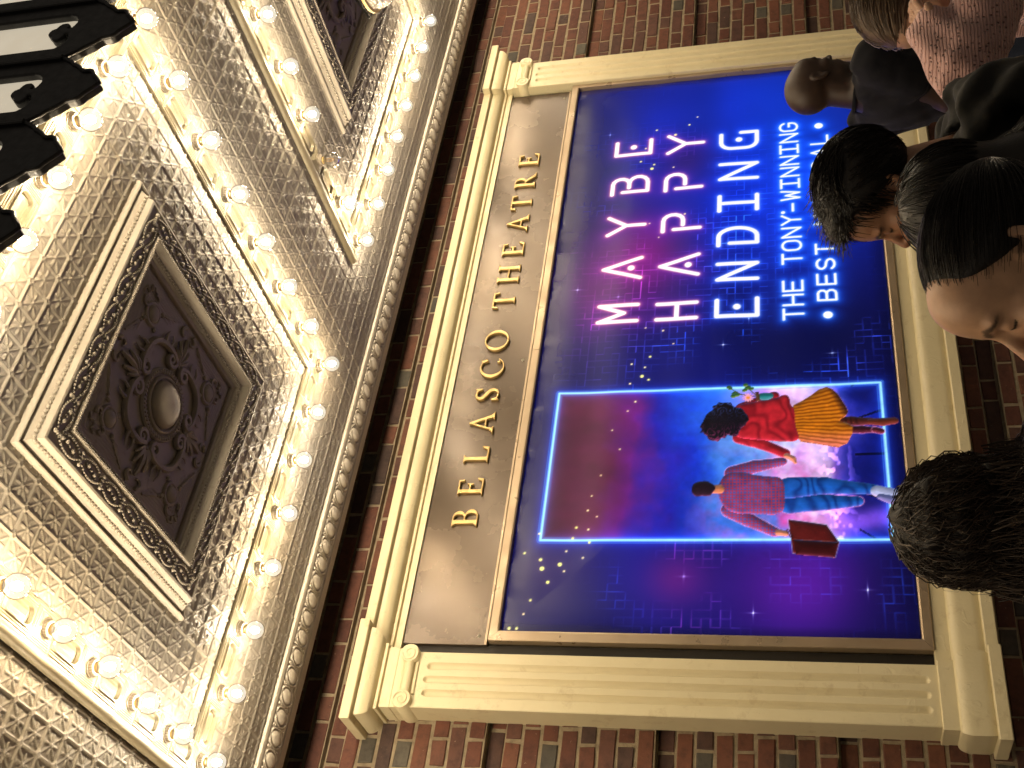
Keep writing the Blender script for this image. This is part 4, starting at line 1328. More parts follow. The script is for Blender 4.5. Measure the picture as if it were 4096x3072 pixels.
# lettering
def arc(cx, cy, rx, ry, a0, a1, n=8): return [(cx + rx * math.cos(math.radians(a)), cy + ry * math.sin(math.radians(a))) for a in np.linspace(a0, a1, n)]
BIG = {'M': [[(.03, 1), (.03, 0), (.5, .66), (.97, 0), (.97, 1)]], 'A': [[(0, 1), (.5, 0), (1, 1)]], 'Y': [[(0, 0), (.5, .5), (1, 0)], [(.5, .5), (.5, 1)]],
       'B': [[(0, 0), (.6, 0)] + arc(.6, .235, .32, .235, -90, 90) + [(.35, .47)], [(.6, .47)] + arc(.62, .735, .38, .265, -90, 90) + [(.1, 1), (.1, .30)]],
       'E': [[(.95, 0), (.04, 0), (.04, 1), (1, 1)]], 'H': [[(.04, 0), (.04, 1)], [(.96, 0), (.96, 1)], [(.04, .5), (.96, .5)]],
       'P': [[(0, 0), (.62, 0)] + arc(.62, .27, .36, .27, -90, 90) + [(.32, .54)], [(.09, .30), (.09, 1)]], 'N': [[(.03, 1), (.03, 0), (.97, 1), (.97, 0)]],
       'D': [[(0, 0), (.5, 0)] + arc(.5, .5, .48, .5, -90, 90, 14) + [(.1, 1), (.1, .30)]], 'I': [[(.06, 0), (.94, 0)], [(.5, 0), (.5, 1)], [(.06, 1), (.94, 1)]],
       'G': [[(.9, 0), (.42, 0)] + arc(.42, .3, .40, .3, -90, -180, 6) + arc(.42, .7, .40, .3, 180, 90, 6) + [(.98, 1), (.98, .56)]]}
DOT = {'A': (.5, .74), 'E': (.55, .5), 'G': (.55, .5)}
def draw_text(strokes, dots, r, core, halo, hr, ha, edge_c):
    allp = np.array([p for st_ in strokes for p in st_] + [d[:2] for d in dots])
    m = .16
    w = window(allp[:, 0].min() - m, allp[:, 0].max() + m, allp[:, 1].min() - m, allp[:, 1].max() + m)
    d = np.full(Sg[w].shape, 9.0)
    s_, t_ = Sg[w], Tg[w]
    for st_ in strokes:
        for a, b_ in zip(st_[:-1], st_[1:]):
            d = np.minimum(d, sd_seg2(s_, t_, a, b_, r))
    for (x, y, rr3) in dots: d = np.minimum(d, np.hypot(s_ - x, t_ - y) - rr3)
    h = np.exp(-np.clip(d, 0, None) / hr) * ha
    IMG[w] = IMG[w] * (1 - .6 * h[..., None]) + halo * h[..., None]
    h2 = np.exp(-np.clip(d, 0, None) / .006) * .75
    IMG[w] = IMG[w] * (1 - h2[..., None]) + edge_c * h2[..., None]
    fill(d, w, core, .004)
def big_line(word, xs, t0, t1, halo, ha, edge_c):
    S_, D_ = [], []
    for ch, (a, b_) in zip(word, xs):
        f = lambda p: (a + .011 + p[0] * (b_ - a - .022), t0 + .011 + p[1] * (t1 - t0 - .022))
        for st_ in BIG[ch]: S_.append([f(p) for p in st_])
        if ch in DOT: D_.append((*f(DOT[ch]), .0165))
    draw_text(S_, D_, .0105, rgb(250, 246, 255), halo, .030, ha, edge_c)
big_line('MAYBE', [(1.552, 1.680), (1.826, 1.980), (2.125, 2.268), (2.416, 2.560), (2.708, 2.840)], .235, .436, rgb(130, 36, 150), .45, rgb(250, 150, 165))
big_line('HAPPY', [(1.552, 1.676), (1.826, 1.978), (2.126, 2.265), (2.416, 2.558), (2.698, 2.852)], .506, .706, rgb(120, 36, 165), .40, rgb(240, 150, 190))
big_line('ENDING', [(1.552, 1.680), (1.778, 1.906), (2.003, 2.140), (2.232, 2.370), (2.461, 2.600), (2.692, 2.838)], .776, .977, rgb(20, 70, 235), .50, rgb(130, 175, 255))
SM = {'T': [[(0, 0), (1, 0)], [(.5, 0), (.5, 1)]], 'H': [[(0, 0), (0, 1)], [(1, 0), (1, 1)], [(0, .5), (1, .5)]], 'E': [[(1, 0), (0, 0), (0, 1), (1, 1)], [(0, .5), (.85, .5)]],
      'O': [arc(.5, .32, .5, .32, 180, 360) + arc(.5, .68, .5, .32, 0, 180) + [(0, .32)]], 'N': [[(0, 1), (0, 0), (1, 1), (1, 0)]], 'Y': [[(0, 0), (.5, .48), (1, 0)], [(.5, .48), (.5, 1)]], '-': [[(.1, .62), (.9, .62)]],
      'W': [[(0, 0), (.2, 1), (.5, .25), (.8, 1), (1, 0)]], 'I': [[(0, 0), (1, 0)], [(.5, 0), (.5, 1)], [(0, 1), (1, 1)]], 'G': [arc(.5, .3, .5, .3, -15, -180, 9) + arc(.5, .7, .5, .3, 180, 0, 9) + [(1, .52), (.55, .52)]],
      'B': [[(0, 0), (.65, 0)] + arc(.65, .24, .32, .24, -90, 90, 6) + [(0, .48)], [(.65, .48)] + arc(.66, .74, .34, .26, -90, 90, 6) + [(0, 1), (0, 0)]], 'S': [arc(.5, .26, .5, .26, -20, -270, 10) + arc(.5, .76, .5, .24, -90, 160, 10)],
      'M': [[(0, 1), (0, 0), (.5, .6), (1, 0), (1, 1)]], 'U': [[(0, 0), (0, .6)] + arc(.5, .66, .5, .34, 180, 0, 9) + [(1, 0)]], 'C': [arc(.5, .3, .5, .3, -10, -180, 9) + arc(.5, .7, .5, .3, 180, 10, 9)], 'A': [[(0, 1), (.5, 0), (1, 1)], [(.18, .68), (.82, .68)]], 'L': [[(0, 0), (0, 1), (1, 1)]]}
def small_line(word, x0, adv, t0, t1, extra):
    S_ = []; x = x0; wd = .060
    for ch in word:
        if ch != ' ':
            for st_ in SM[ch]: S_.append([(x + .006 + p[0] * (wd - .0), t0 + .006 + p[1] * (t1 - t0 - .012)) for p in st_])
        x += adv
    draw_text(S_, extra, .0052, rgb(255, 255, 255), rgb(16, 90, 250), .024, .75, rgb(110, 180, 255))
small_line('THE TONY-WINNING', 1.524, .0848, 1.076, 1.172, [(2.207, 1.088, .009)])
small_line('BEST MUSICAL', 1.630, .0955, 1.226, 1.316, [(1.548, 1.270, .020), (2.825, 1.272, .020)])
IMG = np.clip(IMG, 0, 1.0)
lin = np.where(IMG <= .04045, IMG / 12.92, ((IMG + .055) / 1.055) ** 2.4)
X = SX0 + .002 + Sg; Zp = SZ1 - .002 - Tg
edge = np.minimum(np.minimum(Sg, PW - Sg), np.minimum(Tg, PH - Tg))
wr = vnoise(60, 5, 301, 2)
Yp = .0 - .0015 * np.sin(edge * 20) - .004 * np.exp(-edge / .02) * (wr - .5) * 2 - .010 * np.exp(-Tg / .05) * (vnoise(34, 3, 311, 2) - .5) + .004 * (vnoise(5, 3, 321, 1) - .5)
V = np.stack([X - SGO[0], Yp, Zp - SGO[2]], -1).reshape(-1, 3)
idx = np.arange(NZp * NXp).reshape(NZp, NXp)
F = np.stack([idx[:-1, :-1], idx[1:, :-1], idx[1:, 1:], idx[:-1, 1:]], -1).reshape(-1, 4)
def print_mat():
    m, nt, bs = new_mat('backlit_print')
    at = N(nt, 'ShaderNodeAttribute', attribute_name='print')
    hs = N(nt, 'ShaderNodeMix', data_type='RGBA', blend_type='MULTIPLY'); hs.inputs[0].default_value = 1
    nt.links.new(at.outputs['Color'], hs.inputs[6]); hs.inputs[7].default_value = (.30, .30, .30, 1)
    nt.links.new(hs.outputs[2], bs.inputs['Base Color'])
    nt.links.new(at.outputs['Color'], bs.inputs['Emission Color'])
    bs.inputs['Emission Strength'].default_value = SIGN_E
    bs.inputs['Roughness'].default_value = .27
    bs.inputs['Specular IOR Level'].default_value = .30
    m.cycles.emission_sampling = 'NONE'
    return m
me = mk_mesh('printed_sheet', V, F, print_mat(), True)
ca = me.color_attributes.new('print', 'FLOAT_COLOR', 'POINT')
buf = np.ones((NZp * NXp, 4), np.float32); buf[:, :3] = lin.reshape(-1, 3)
ca.data.foreach_set('color', buf.ravel())
o = mk_obj('printed_sheet', me, sign)
o['label'] = 'glossy backlit show print, blue and magenta'
# ------------------------------------------------------------------ people
def axis(zones):
    out = []
    for (a, b_, st_) in zones:
        n = max(1, int(math.ceil((b_ - a) / st_)))
        out.append(np.linspace(a, b_, n, endpoint=False))
    return np.concatenate(out + [[zones[-1][1]]])
def Rz(a):
    c, s = math.cos(a), math.sin(a); return np.array([[c, -s, 0], [s, c, 0], [0, 0, 1.0]])
def Rx(a):
    c, s = math.cos(a), math.sin(a); return np.array([[1, 0, 0], [0, c, -s], [0, s, c]])
def Ry(a):
    c, s = math.cos(a), math.sin(a); return np.array([[c, 0, s], [0, 1, 0], [-s, 0, c]])
def sE(p, c, r):
    r = [float(q) for q in np.broadcast_to(np.asarray(r, float), (3,))]
    x = (p[0] - float(c[0])) / r[0]; y = (p[1] - float(c[1])) / r[1]; z = (p[2] - float(c[2])) / r[2]
    x2 = x * x; y2 = y * y; z2 = z * z
    k0 = np.sqrt(x2 + y2 + z2); k1 = np.sqrt(x2 / r[0] ** 2 + y2 / r[1] ** 2 + z2 / r[2] ** 2) + 1e-9
    return k0 * (k0 - 1) / k1
def sC(p, a, b_, ra, rb_):
    a = [float(q) for q in a]; e = [float(q) - w for q, w in zip(b_, a)]
    x = p[0] - a[0]; y = p[1] - a[1]; z = p[2] - a[2]
    t = np.clip((x * e[0] + y * e[1] + z * e[2]) / (e[0] ** 2 + e[1] ** 2 + e[2] ** 2 + 1e-12), 0, 1)
    return np.sqrt((x - t * e[0]) ** 2 + (y - t * e[1]) ** 2 + (z - t * e[2]) ** 2) - (ra + (rb_ - ra) * t)
def xf(p, o, R_):
    # components of (p - o) along the columns of R_
    d = [p[k] - float(o[k]) for k in range(3)]
    return [d[0] * float(R_[0][k]) + d[1] * float(R_[1][k]) + d[2] * float(R_[2][k]) for k in range(3)]
def pl(p, o, n_):
    return (p[0] - float(o[0])) * float(n_[0]) + (p[1] - float(o[1])) * float(n_[1]) + (p[2] - float(o[2])) * float(n_[2])
class Field:
    def __init__(s, xs, ys, zs):
        s.ax = (xs, ys, zs); s.F = np.full((len(xs), len(ys), len(zs)), .5, np.float32)
    def op(s, lo, hi, fn, k=.02, cut=False):
        sl = tuple(slice(max(0, np.searchsorted(a, l) - 1), min(len(a), np.searchsorted(a, h) + 1)) for a, l, h in zip(s.ax, lo, hi))
        if any(q.stop - q.start < 2 for q in sl): return
        g_ = np.meshgrid(*[a[q].astype(np.float32) for a, q in zip(s.ax, sl)], indexing='ij')
        d = fn(g_)
        s.F[sl] = smax(s.F[sl], -d, k) if cut else smin(s.F[sl], d, k)
    def ell(s, c, r, k=.03, cut=False):
        c = np.asarray(c, float); r = np.broadcast_to(np.asarray(r, float), (3,))
        s.op(c - r - k - .05, c + r + k + .05, lambda p: sE(p, c, r), k, cut)
    def cap(s, a, b_, ra, rb_, k=.025, cut=False):
        a = np.asarray(a, float); b_ = np.asarray(b_, float); m = max(ra, rb_) + k + .05
        s.op(np.minimum(a, b_) - m, np.maximum(a, b_) + m, lambda p: sC(p, a, b_, ra, rb_), k, cut)
    def mesh(s):
        return surface_nets(s.F, *s.ax)

CRC, CRR = np.array([0, -.018, .030]), np.array([.0765, .0985, .088])
def head_sdf(p, lidz=-.001, fem=True):
    d = sE(p, CRC, CRR)
    d = smin(d, sE(p, (0, .028, -.030), (.0605, .066, .084)), .03)
    d = smin(d, sE(p, (0, .052, .044), (.057, .040, .046)), .03)
    d = smin(d, sE(p, (0, .034, -.078), (.046 if fem else .051, .050, .038)), .025)
    d = smin(d, sE(p, (0, .075, -.099), (.018, .016, .015)), .018)
    for sx in (-1, 1):
        d = smin(d, sE(p, (sx * .026, .0805, .021), (.024, .0105, .008)), .012)
        d = smin(d, sE(p, (sx * .043, .058, -.022), (.020, .022, .017)), .02)
        d = smax(d, -sE(p, (sx * .031, .0985, .002), (.0185, .015, .0105)), .010)
    d = smin(d, sC(p, (0, .0855, .012), (0, .1115, -.027), .0066, .0095), .010)
    d = smin(d, sE(p, (0, .1110, -.0305), (.0098, .0095, .0085)), .006)
    for sx in (-1, 1):
        d = smin(d, sE(p, (sx * .0115, .1005, -.0335), (.0072, .0100, .0072)), .005)
    d = smin(d, sE(p, (0, .082, -.062), (.026, .016, .020)), .012)
    d = smin(d, sE(p, (0, .0955, -.0560), (.0205, .0080, .0055)), .004)
    d = smin(d, sE(p, (0, .0935, -.0690), (.0175, .0082, .0062)), .004)
    d = smax(d, -sE(p, (0, .1035, -.0624), (.022, .009, .0011)), .002)
    for sx in (-1, 1):
        d = smax(d, -sE(p, (sx * .0062, .1060, -.0415), (.0034, .0048, .0048)), .002)
        eye = np.sqrt((p[0] - sx * .031) ** 2 + (p[1] - .0745) ** 2 + (p[2] - .003) ** 2)
        d = np.minimum(d, eye - .0128)
        up_ = np.maximum(eye - .0148, lidz - p[2])
        lo_ = np.maximum(eye - .0143, p[2] + .0045)
        d = smin(d, up_, .0025); d = smin(d, lo_, .0025)
        q = xf(p, (sx * .0765, -.008, -.006), Rx(.22) @ Rz(sx * .35))
        ear = sE(q, (0, 0, 0), (.0075, .0195, .0325)); ear = smin(ear, sE(q, (0, .006, -.028), (.006, .010, .010)), .006)
        ear = smax(ear, -sE(q, (sx * .0075, .003, .002), (.0065, .0115, .0195)), .004)
        ear = smin(ear, sE(q, (sx * .001, .012, -.006), (.005, .004, .007)), .004)
        d = smin(d, ear, .006)
    return d
def head_colour(P, skin, lip, brow, C_, lidz, grey=(0, 0, 0)):
    """tints of the skin itself: lips, brows, eyes; P in head coordinates"""
    n = len(P)
    C_[:] = skin
    warm = np.exp(-(sE(P.T, (0, .11, -.032), (.014, .014, .012)).clip(0) / .012) ** 2)[:, None] * .25
    for sx in (-1, 1):
        warm = warm + np.exp(-(sE(P.T, (sx * .042, .07, -.035), (.016, .02, .014)).clip(0) / .014) ** 2)[:, None] * .22
    C_[:] = C_ * (1 - warm) + np.array(skin) * np.array([1.12, .80, .74]) * warm
    lm = np.clip(1 - np.minimum(sE(P.T, (0, .0955, -.0560), (.0195, .0080, .0052)), sE(P.T, (0, .0935, -.0690), (.0168, .0082, .0058))) / .0022, 0, 1)[:, None]
    lm = lm * (P[:, 1] > .085)[:, None]
    C_[:] = C_ * (1 - lm) + np.array(lip) * lm
    for sx in (-1, 1):
        db = np.minimum(sd_seg2(P[:, 0], P[:, 2], (sx * .011, .0195), (sx * .030, .0262), .0038, .0034), sd_seg2(P[:, 0], P[:, 2], (sx * .030, .0262), (sx * .050, .0185), .0034, .0012)) + .05 * (P[:, 1] < .05)
        bm_ = np.clip(1 - np.maximum(db, 0) / .0022, 0, 1)[:, None] * .9
        C_[:] = C_ * (1 - bm_) + np.array(brow) * bm_
        ec = np.array([sx * .031, .0745, .003]); v = P - ec; r = np.sqrt((v * v).sum(-1))
        ew = (r < .01375) & (P[:, 2] < lidz + .0015) & (P[:, 2] > -.0065) & (P[:, 1] > .078)
        C_[ew] = (.42, .38, .34)
        g_ = np.array([sx * .05, .86, -.5]); g_ = g_ / np.linalg.norm(g_)
        ca = (v @ g_) / (r + 1e-9)
        C_[ew & (ca > .90)] = (.022, .012, .008)
        lash = (np.abs(P[:, 2] - lidz) < .0022) & (r < .0165) & (P[:, 1] > .0775)
        C_[lash] = (.02, .014, .012)

def skin_mat(name):
    m, nt, bs = new_mat(name)
    at = N(nt, 'ShaderNodeAttribute', attribute_name='tint')
    v = coords(nt)
    mx = N(nt, 'ShaderNodeMix', data_type='RGBA', blend_type='MULTIPLY'); mx.inputs[0].default_value = 1
    nt.links.new(at.outputs['Color'], mx.inputs[6])
    nt.links.new(ramp(nt, noise(nt, v, 55, 5, .6), [(.3, (.88, .86, .86)), (.7, (1.08, 1.06, 1.05))]), mx.inputs[7])
    nt.links.new(mx.outputs[2], bs.inputs['Base Color'])
    bs.inputs['Roughness'].default_value = .46
    bs.inputs['Subsurface Weight'].default_value = .12
    bs.inputs['Subsurface Radius'].default_value = (.9, .35, .2)
    bs.inputs['Subsurface Scale'].default_value = .006
    bump(nt, bs, noise(nt, v, 620, 4, .6), .22, .0006)
    return m
M['skin'] = skin_mat('skin')
def hair_mat(name, c1, c2, rough=.34):
    m, nt, bs = new_mat(name)
    geo = N(nt, 'ShaderNodeNewGeometry')
    nt.links.new(ramp(nt, geo.outputs['Random Per Island'], [(0, c1), (1, c2)]), bs.inputs['Base Color'])
    bs.inputs['Roughness'].default_value = rough
    bs.inputs['Specular IOR Level'].default_value = .35
    v = coords(nt)
    bump(nt, bs, noise(nt, v, 260, 3, .6, .4), .4, .002)
    return m
M['hair_black'] = hair_mat('black_hair', (.006, .005, .0045), (.018, .014, .011))
M['hair_curly'] = hair_mat('dark_curly_hair', (.016, .011, .008), (.085, .060, .043), .45)
M['hair_under'] = hair_mat('curly_under_hair', (.010, .007, .005), (.012, .008, .006), .6)
M['hair_brown'] = hair_mat('brown_hair', (.075, .048, .030), (.15, .10, .065), .38)
def cloth(name, c1, c2, rough=.9, sc=900, bs_=.3, sheen=.05):
    m, nt, bs = new_mat(name)
    v = coords(nt)
    nt.links.new(ramp(nt, noise(nt, v, 14, 5), [(.3, c1), (.7, c2)]), bs.inputs['Base Color'])
    bs.inputs['Roughness'].default_value = rough
    bs.inputs['Sheen Weight'].default_value = sheen
    b1 = bump(nt, bs, noise(nt, v, 11, 3, .5, .6), .35, .012)
    bump(nt, bs, noise(nt, v, sc, 2), bs_, .0006, b1)
    bs.inputs['Specular IOR Level'].default_value = .2
    return m
M['navy'] = cloth('navy_cotton', (.0055, .0055, .0085), (.010, .010, .014))
M['jacket'] = cloth('dark_grey_jacket', (.0075, .007, .006), (.014, .013, .011), .8)
M['charcoal'] = cloth('charcoal_knit', (.006, .0055, .005), (.011, .010, .009))
M['denim'] = cloth('dark_denim', (.012, .016, .03), (.02, .026, .045))
M['leather'] = cloth('dark_shoe_leather', (.012, .010, .009), (.02, .017, .015), .5)
def knit_mat():
    m, nt, bs = new_mat('pink_knit')
    v = coords(nt, 'Object', (1, 1, 1))
    w1 = N(nt, 'ShaderNodeTexWave', wave_type='BANDS', bands_direction='Z'); w1.inputs['Scale'].default_value = 46; w1.inputs['Distortion'].default_value = 2.2; w1.inputs['Detail'].default_value = 2; w1.inputs['Detail Scale'].default_value = 1.2
    nt.links.new(v, w1.inputs['Vector'])
    mp = N(nt, 'ShaderNodeMapping'); mp.inputs['Scale'].default_value = (95, 95, 72); nt.links.new(v, mp.inputs[0])
    vo = N(nt, 'ShaderNodeTexVoronoi', feature='F1'); vo.inputs['Scale'].default_value = 1.0; vo.inputs['Randomness'].default_value = .55
    nt.links.new(mp.outputs[0], vo.inputs['Vector'])
    hole = ramp(nt, vo.outputs[0], [(.10, (0, 0, 0)), (.34, (1, 1, 1))])
    ml = N(nt, 'ShaderNodeMath', operation='MULTIPLY'); nt.links.new(hole, ml.inputs[0])
    rw = ramp(nt, w1.outputs[0], [(.0, (.55, .55, .55)), (.6, (1, 1, 1))]); nt.links.new(rw, ml.inputs[1])
    nt.links.new(ramp(nt, ml.outputs[0], [(.0, (.16, .06, .05)), (.5, (.56, .30, .265)), (1, (.68, .40, .36))]), bs.inputs['Base Color'])
    bs.inputs['Roughness'].default_value = .95; bs.inputs['Sheen Weight'].default_value = .4
    b1 = bump(nt, bs, ml.outputs[0], 1.0, .006)
    bump(nt, bs, noise(nt, v, 700, 3), .5, .0015, b1)
    return m
M['knit'] = knit_mat()

def strand_mesh(curves, r0, r1=None):
    """curves (n,m,3) -> three-sided tapering tubes"""
    n, m, _ = curves.shape
    r1 = r0 * .35 if r1 is None else r1
    tan = np.gradient(curves, axis=1); tan /= np.linalg.norm(tan, axis=2, keepdims=True) + 1e-12
    ref = np.array([.31, .52, .79]); 
    a = np.cross(tan, ref); a /= np.linalg.norm(a, axis=2, keepdims=True) + 1e-12
    b_ = np.cross(tan, a)
    rad = np.linspace(1, 0, m)[None, :, None] * (r0 - r1) + r1
    rad = rad * rng.uniform(.7, 1.3, (n, 1, 1))
    V = np.stack([curves + rad * (math.cos(2 * PI * k / 3) * a + math.sin(2 * PI * k / 3) * b_) for k in range(3)], 2)
    V = V.reshape(-1, 3)
    base = (np.arange(n)[:, None] * m + np.arange(m - 1)[None, :]).reshape(-1) * 3
    F = np.concatenate([np.stack([base + k, base + (k + 1) % 3, base + 3 + (k + 1) % 3, base + 3 + k], -1) for k in range(3)])
    return V, F
def on_shell(p, t):
    """push points onto the cranium shell inflated by t"""
    r = CRR + t
    q = (p - CRC) / r
    return CRC + q / np.linalg.norm(q, axis=-1, keepdims=True) * r
def scalp_points(n, c0, slope=.85, jit=.0):
    out = np.zeros((0, 3))
    while len(out) < n:
        v = rng.normal(size=(n * 3, 3)); v /= np.linalg.norm(v, axis=1)[:, None]
        p = CRC + v * CRR
        k = (p[:, 1] - slope * p[:, 2] < c0 + rng.normal(0, .004, len(p))) & (p[:, 2] > -.075)
        out = np.vstack([out, p[k]])
    return out[:n]

def build_person(name, label, anchor, alocal, face, pitch, roll=0.0, body=None, skin=(.35, .2, .13), lip=(.3, .1, .09), brow=(.02, .015, .012), fem=True, hres=.003, hair=None, top=None, arms=None, build=1.0, lidz=-.001, sleeve=1.0, lean=0.0, shd=.205):
    body = face if body is None else body
    rb_ = math.radians(body - 90); rf = math.radians(face - 90)
    RHw = Rz(rf) @ Rx(-math.radians(pitch)) @ Ry(math.radians(roll))
    Hw = np.asarray(anchor) - RHw @ np.asarray(alocal)
    hf = .03 + .10 * math.sin(math.radians(pitch)) + lean
    RB_ = Rz(rb_)
    org = Hw - RB_ @ np.array([0, hf, 0]); org[2] = 0
    H = np.array([0, hf, Hw[2]])
    RH = RB_.T @ RHw                       # head axes in the body frame
    t = thing(name, label, 'person', tuple(org), rz=rb_)
    s = H[2] / 1.58
    sh = H[2] - shd; hip = .90 * s; wd = .165 * build * (1.0 if not fem else .93)
    nk = H + RH @ np.array([0, -.022, -.062])
    arms = arms or {}
    J = {}
    for sx, key in ((-1, 'l'), (1, 'r')):
        shp = np.array([sx * wd, lean * .5, sh])
        el, wr_ = arms.get(key, ((sx * (wd + .05), -.01, sh - .29 * s), (sx * (wd + .06), .05, sh - .53 * s)))
        el, wr_ = [(RB_.T @ (np.asarray(q[1]) - org)) if q[0] == 'w' else np.asarray(q, float) for q in (el, wr_)]
        J[key] = (shp, el, wr_)
    # ---- the body, one surface
    ylo, yhi = -.26, .36
    for k_ in J:
        for q in J[k_]: yhi = max(yhi, q[1] + .16)
    xm = max(.34, max(abs(J[k_][i][0]) for k_ in J for i in range(3)) + .14)
    hx0, hx1 = H[0] - .115, H[0] + .115; hy0, hy1 = H[1] - .17, H[1] + .17; hz0, hz1 = H[2] - .17, H[2] + .15
    xs = axis([(-xm, hx0, .011), (hx0, hx1, hres), (hx1, xm, .011)]); ys = axis([(ylo, hy0, .011), (hy0, hy1, hres), (hy1, max(yhi, hy1 + .05), .011)]); zs = axis([(-.02, hip - .25, .016), (hip - .25, hz0, .011), (hz0, hz1, hres), (hz1, hz1 + .03, .01)])
    f = Field(xs, ys, zs)
    def torso(f, g_, low=True):
        f.ell((0, lean * .4, sh - .115), (wd * .98 + g_, .100 * build + g_, .165 + g_), .04)
        f.cap((-wd * .8, lean * .5, sh - .01), (wd * .8, lean * .5, sh - .01), .058 + g_, .058 + g_, .05)
        f.ell((0, .0, sh - .32 * s), (.130 * build + g_, .092 * build + g_, .15 + g_), .06)
        if low: f.ell((0, -.01, hip + .02), (.158 * build + g_, .110 * build + g_, .13 + g_), .06)
    def arm(f, key, g_, frac=1.0):
        a, e, w_ = J[key]
        f.cap(a, e, .050 * build + g_, .039 + g_, .03)
        if frac >= 1: f.cap(e, w_, .039 + g_, .0265 + g_, .02)
    torso(f, 0)
    f.cap(nk, (0, lean * .5 - .015, sh + .0), .049 if fem else .058, .060, .035)
    for key in J:
        arm(f, key, 0)
        a, e, w_ = J[key]
        dv = (w_ - e) / np.linalg.norm(w_ - e)
        side = np.cross(dv, (0, 0, 1.0)); side = side / np.linalg.norm(side) if np.linalg.norm(side) > .2 else np.array([0, 1.0, 0])
        nrm = np.cross(side, dv)
        pc = w_ + dv * .05
        f.op(pc - .09, pc + .09, lambda p, dv=dv, side=side, nrm=nrm, pc=pc: sE([pl(p, pc, side), pl(p, pc, nrm), pl(p, pc, dv)], (0, 0, 0), (.040, .016, .05)), .012)
        for i, (o_, L) in enumerate(((-.029, .058), (-.010, .072), (.010, .068), (.029, .052))):
            b0 = w_ + dv * .088 + side * o_; b1 = b0 + dv * L * .6 + side * o_ * .12; b2 = b1 + dv * L * .35 - nrm * .022
            f.cap(b0, b1, .0098, .0090, .006); f.cap(b1, b2, .0090, .0075, .006)
        tb = w_ + dv * .035 + side * (.034 if key == 'l' else -.034)
        f.cap(tb, tb + dv * .04 + side * (.022 if key == 'l' else -.022), .0115, .0100, .008)
    for sx in (-1, 1):
        hp = np.array([sx * .088 * build, 0, hip - .02]); kn = np.array([sx * .098, .015, .49 * s]); an_ = np.array([sx * .105, -.02, .085])
        f.cap(hp, kn, .086 * build, .056, .04); f.cap(kn, an_, .055, .038, .03); f.cap(an_ + np.array([0, -.02, -.045]), an_ + np.array([sx * .02, .15, -.055]), .036, .028, .02)
    lo = H - .17; hi = H + .17; lo[2] = H[2] - .15
    f.op(lo, hi, lambda p: head_sdf(xf(p, H, RH), lidz, fem), .018)
    V, Q = f.mesh()
    me = mk_mesh('body', V, Q, M['skin'], True)
    C_ = np.tile(np.array(skin), (len(V), 1)).astype(np.float64)
    PHd = (V - H) @ RH
    nearh = (np.abs(PHd) < np.array([.11, .14, .135])).all(1)
    sub = C_[nearh]; head_colour(PHd[nearh], skin, lip, brow, sub, lidz); C_[nearh] = sub
    at_ = me.color_attributes.new('tint', 'FLOAT_COLOR', 'POINT')
    buf = np.ones((len(V), 4), np.float32); buf[:, :3] = C_; at_.data.foreach_set('color', buf.ravel())
    bo = mk_obj('body', me, t)
    # ---- clothes
    def garment(nm, mat, fn, res, z0, z1, wr=.004, label=None):
        xs = axis([(-xm - .05, xm + .05, res)]); ys = axis([(ylo - .06, yhi + .06, res)]); zs = axis([(z0, z1, res)])
        g = Field(xs, ys, zs); fn(g)
        X, Y, Z = np.meshgrid(xs, ys, zs, indexing='ij')
        if wr: g.F = g.F + (wr * (np.sin(X * 31 + 2.1 * np.sin(Z * 19)) * np.sin(Z * 47 + 3 * np.sin(Y * 23)) + .6 * np.sin((X + Y) * 67 + Z * 38))).astype(np.float32)
        V, Q = g.mesh()
        o = mk_obj(nm, mk_mesh(nm, V, Q, mat, True), t)
        if label: o['label'] = label
        return o
    def topfn(g):
        gi = top.get('g', .012)
        torso(g, gi)
        for key in J:
            a, e, w_ = J[key]
            if sleeve >= 1:
                ka = top.get('ka', .035)
                g.cap(a, e, .052 * build + gi * 1.2, .046 + gi * 1.1, ka); g.cap(e, e + (w_ - e) * top.get('cuff', .98), .046 + gi * 1.1, .034 + gi, ka * .4)
            else:
                m_ = a + (e - a) * sleeve
                dv = (e - a) / np.linalg.norm(e - a)
                g.op(np.minimum(a, m_) - .2, np.maximum(a, m_) + .2, lambda p, a=a, m_=m_, dv=dv: np.maximum(sC(p, a, m_ + dv * .06, .054 * build + gi * 1.2, .060 + gi), pl(p, m_, dv)), .022)
        if top.get('hood'):
            g.ell((0, -.105 + lean * .4, sh + .030), (.150, .070, .060), .035); g.ell((0, -.145 + lean * .4, sh - .05), (.125, .055, .085), .035)
            for sx in (-1, 1): g.ell((sx * .095, -.02 + lean * .4, sh + .052), (.055, .095, .036), .025)
            g.ell((0, -.10 + lean * .4, sh + .085), (.075, .035, .03), .02, True)
        # neck opening
        nb = np.array([0, lean * .5 - .012, sh])
        g.cap(nb + np.array([0, 0, .02]), nk + (nk - nb) * .8, top.get('neck', .064), .075, .008, True)
        if top.get('hem'):
            g.op((-2, -2, -.5), (2, 2, top['hem'] + .1), lambda p: p[2] - top['hem'], .004, True)
    garment('top', top['mat'], topfn, top.get('res', .0085), hip - .22, max([sh + .16] + [q[2] + .14 for k_ in J for q in J[k_]]), top.get('wr', .003), top.get('label'))
    if top.get('collar'):
        b = MB(); nb = np.array([0, lean * .5 - .012, sh + .052]); dn = (nk - nb) / np.linalg.norm(nk - nb)
        pts = [nb + dn * .004 + np.array([.064 * math.cos(a), .064 * math.sin(a), .010 * -math.sin(a)]) for a in np.linspace(0, 2 * PI, 29)[:-1]]
        b.tube(pts, .0075, 6, closed=True)
        mk_obj('collar', b.mesh('collar', top['mat'], smooth=60), t)
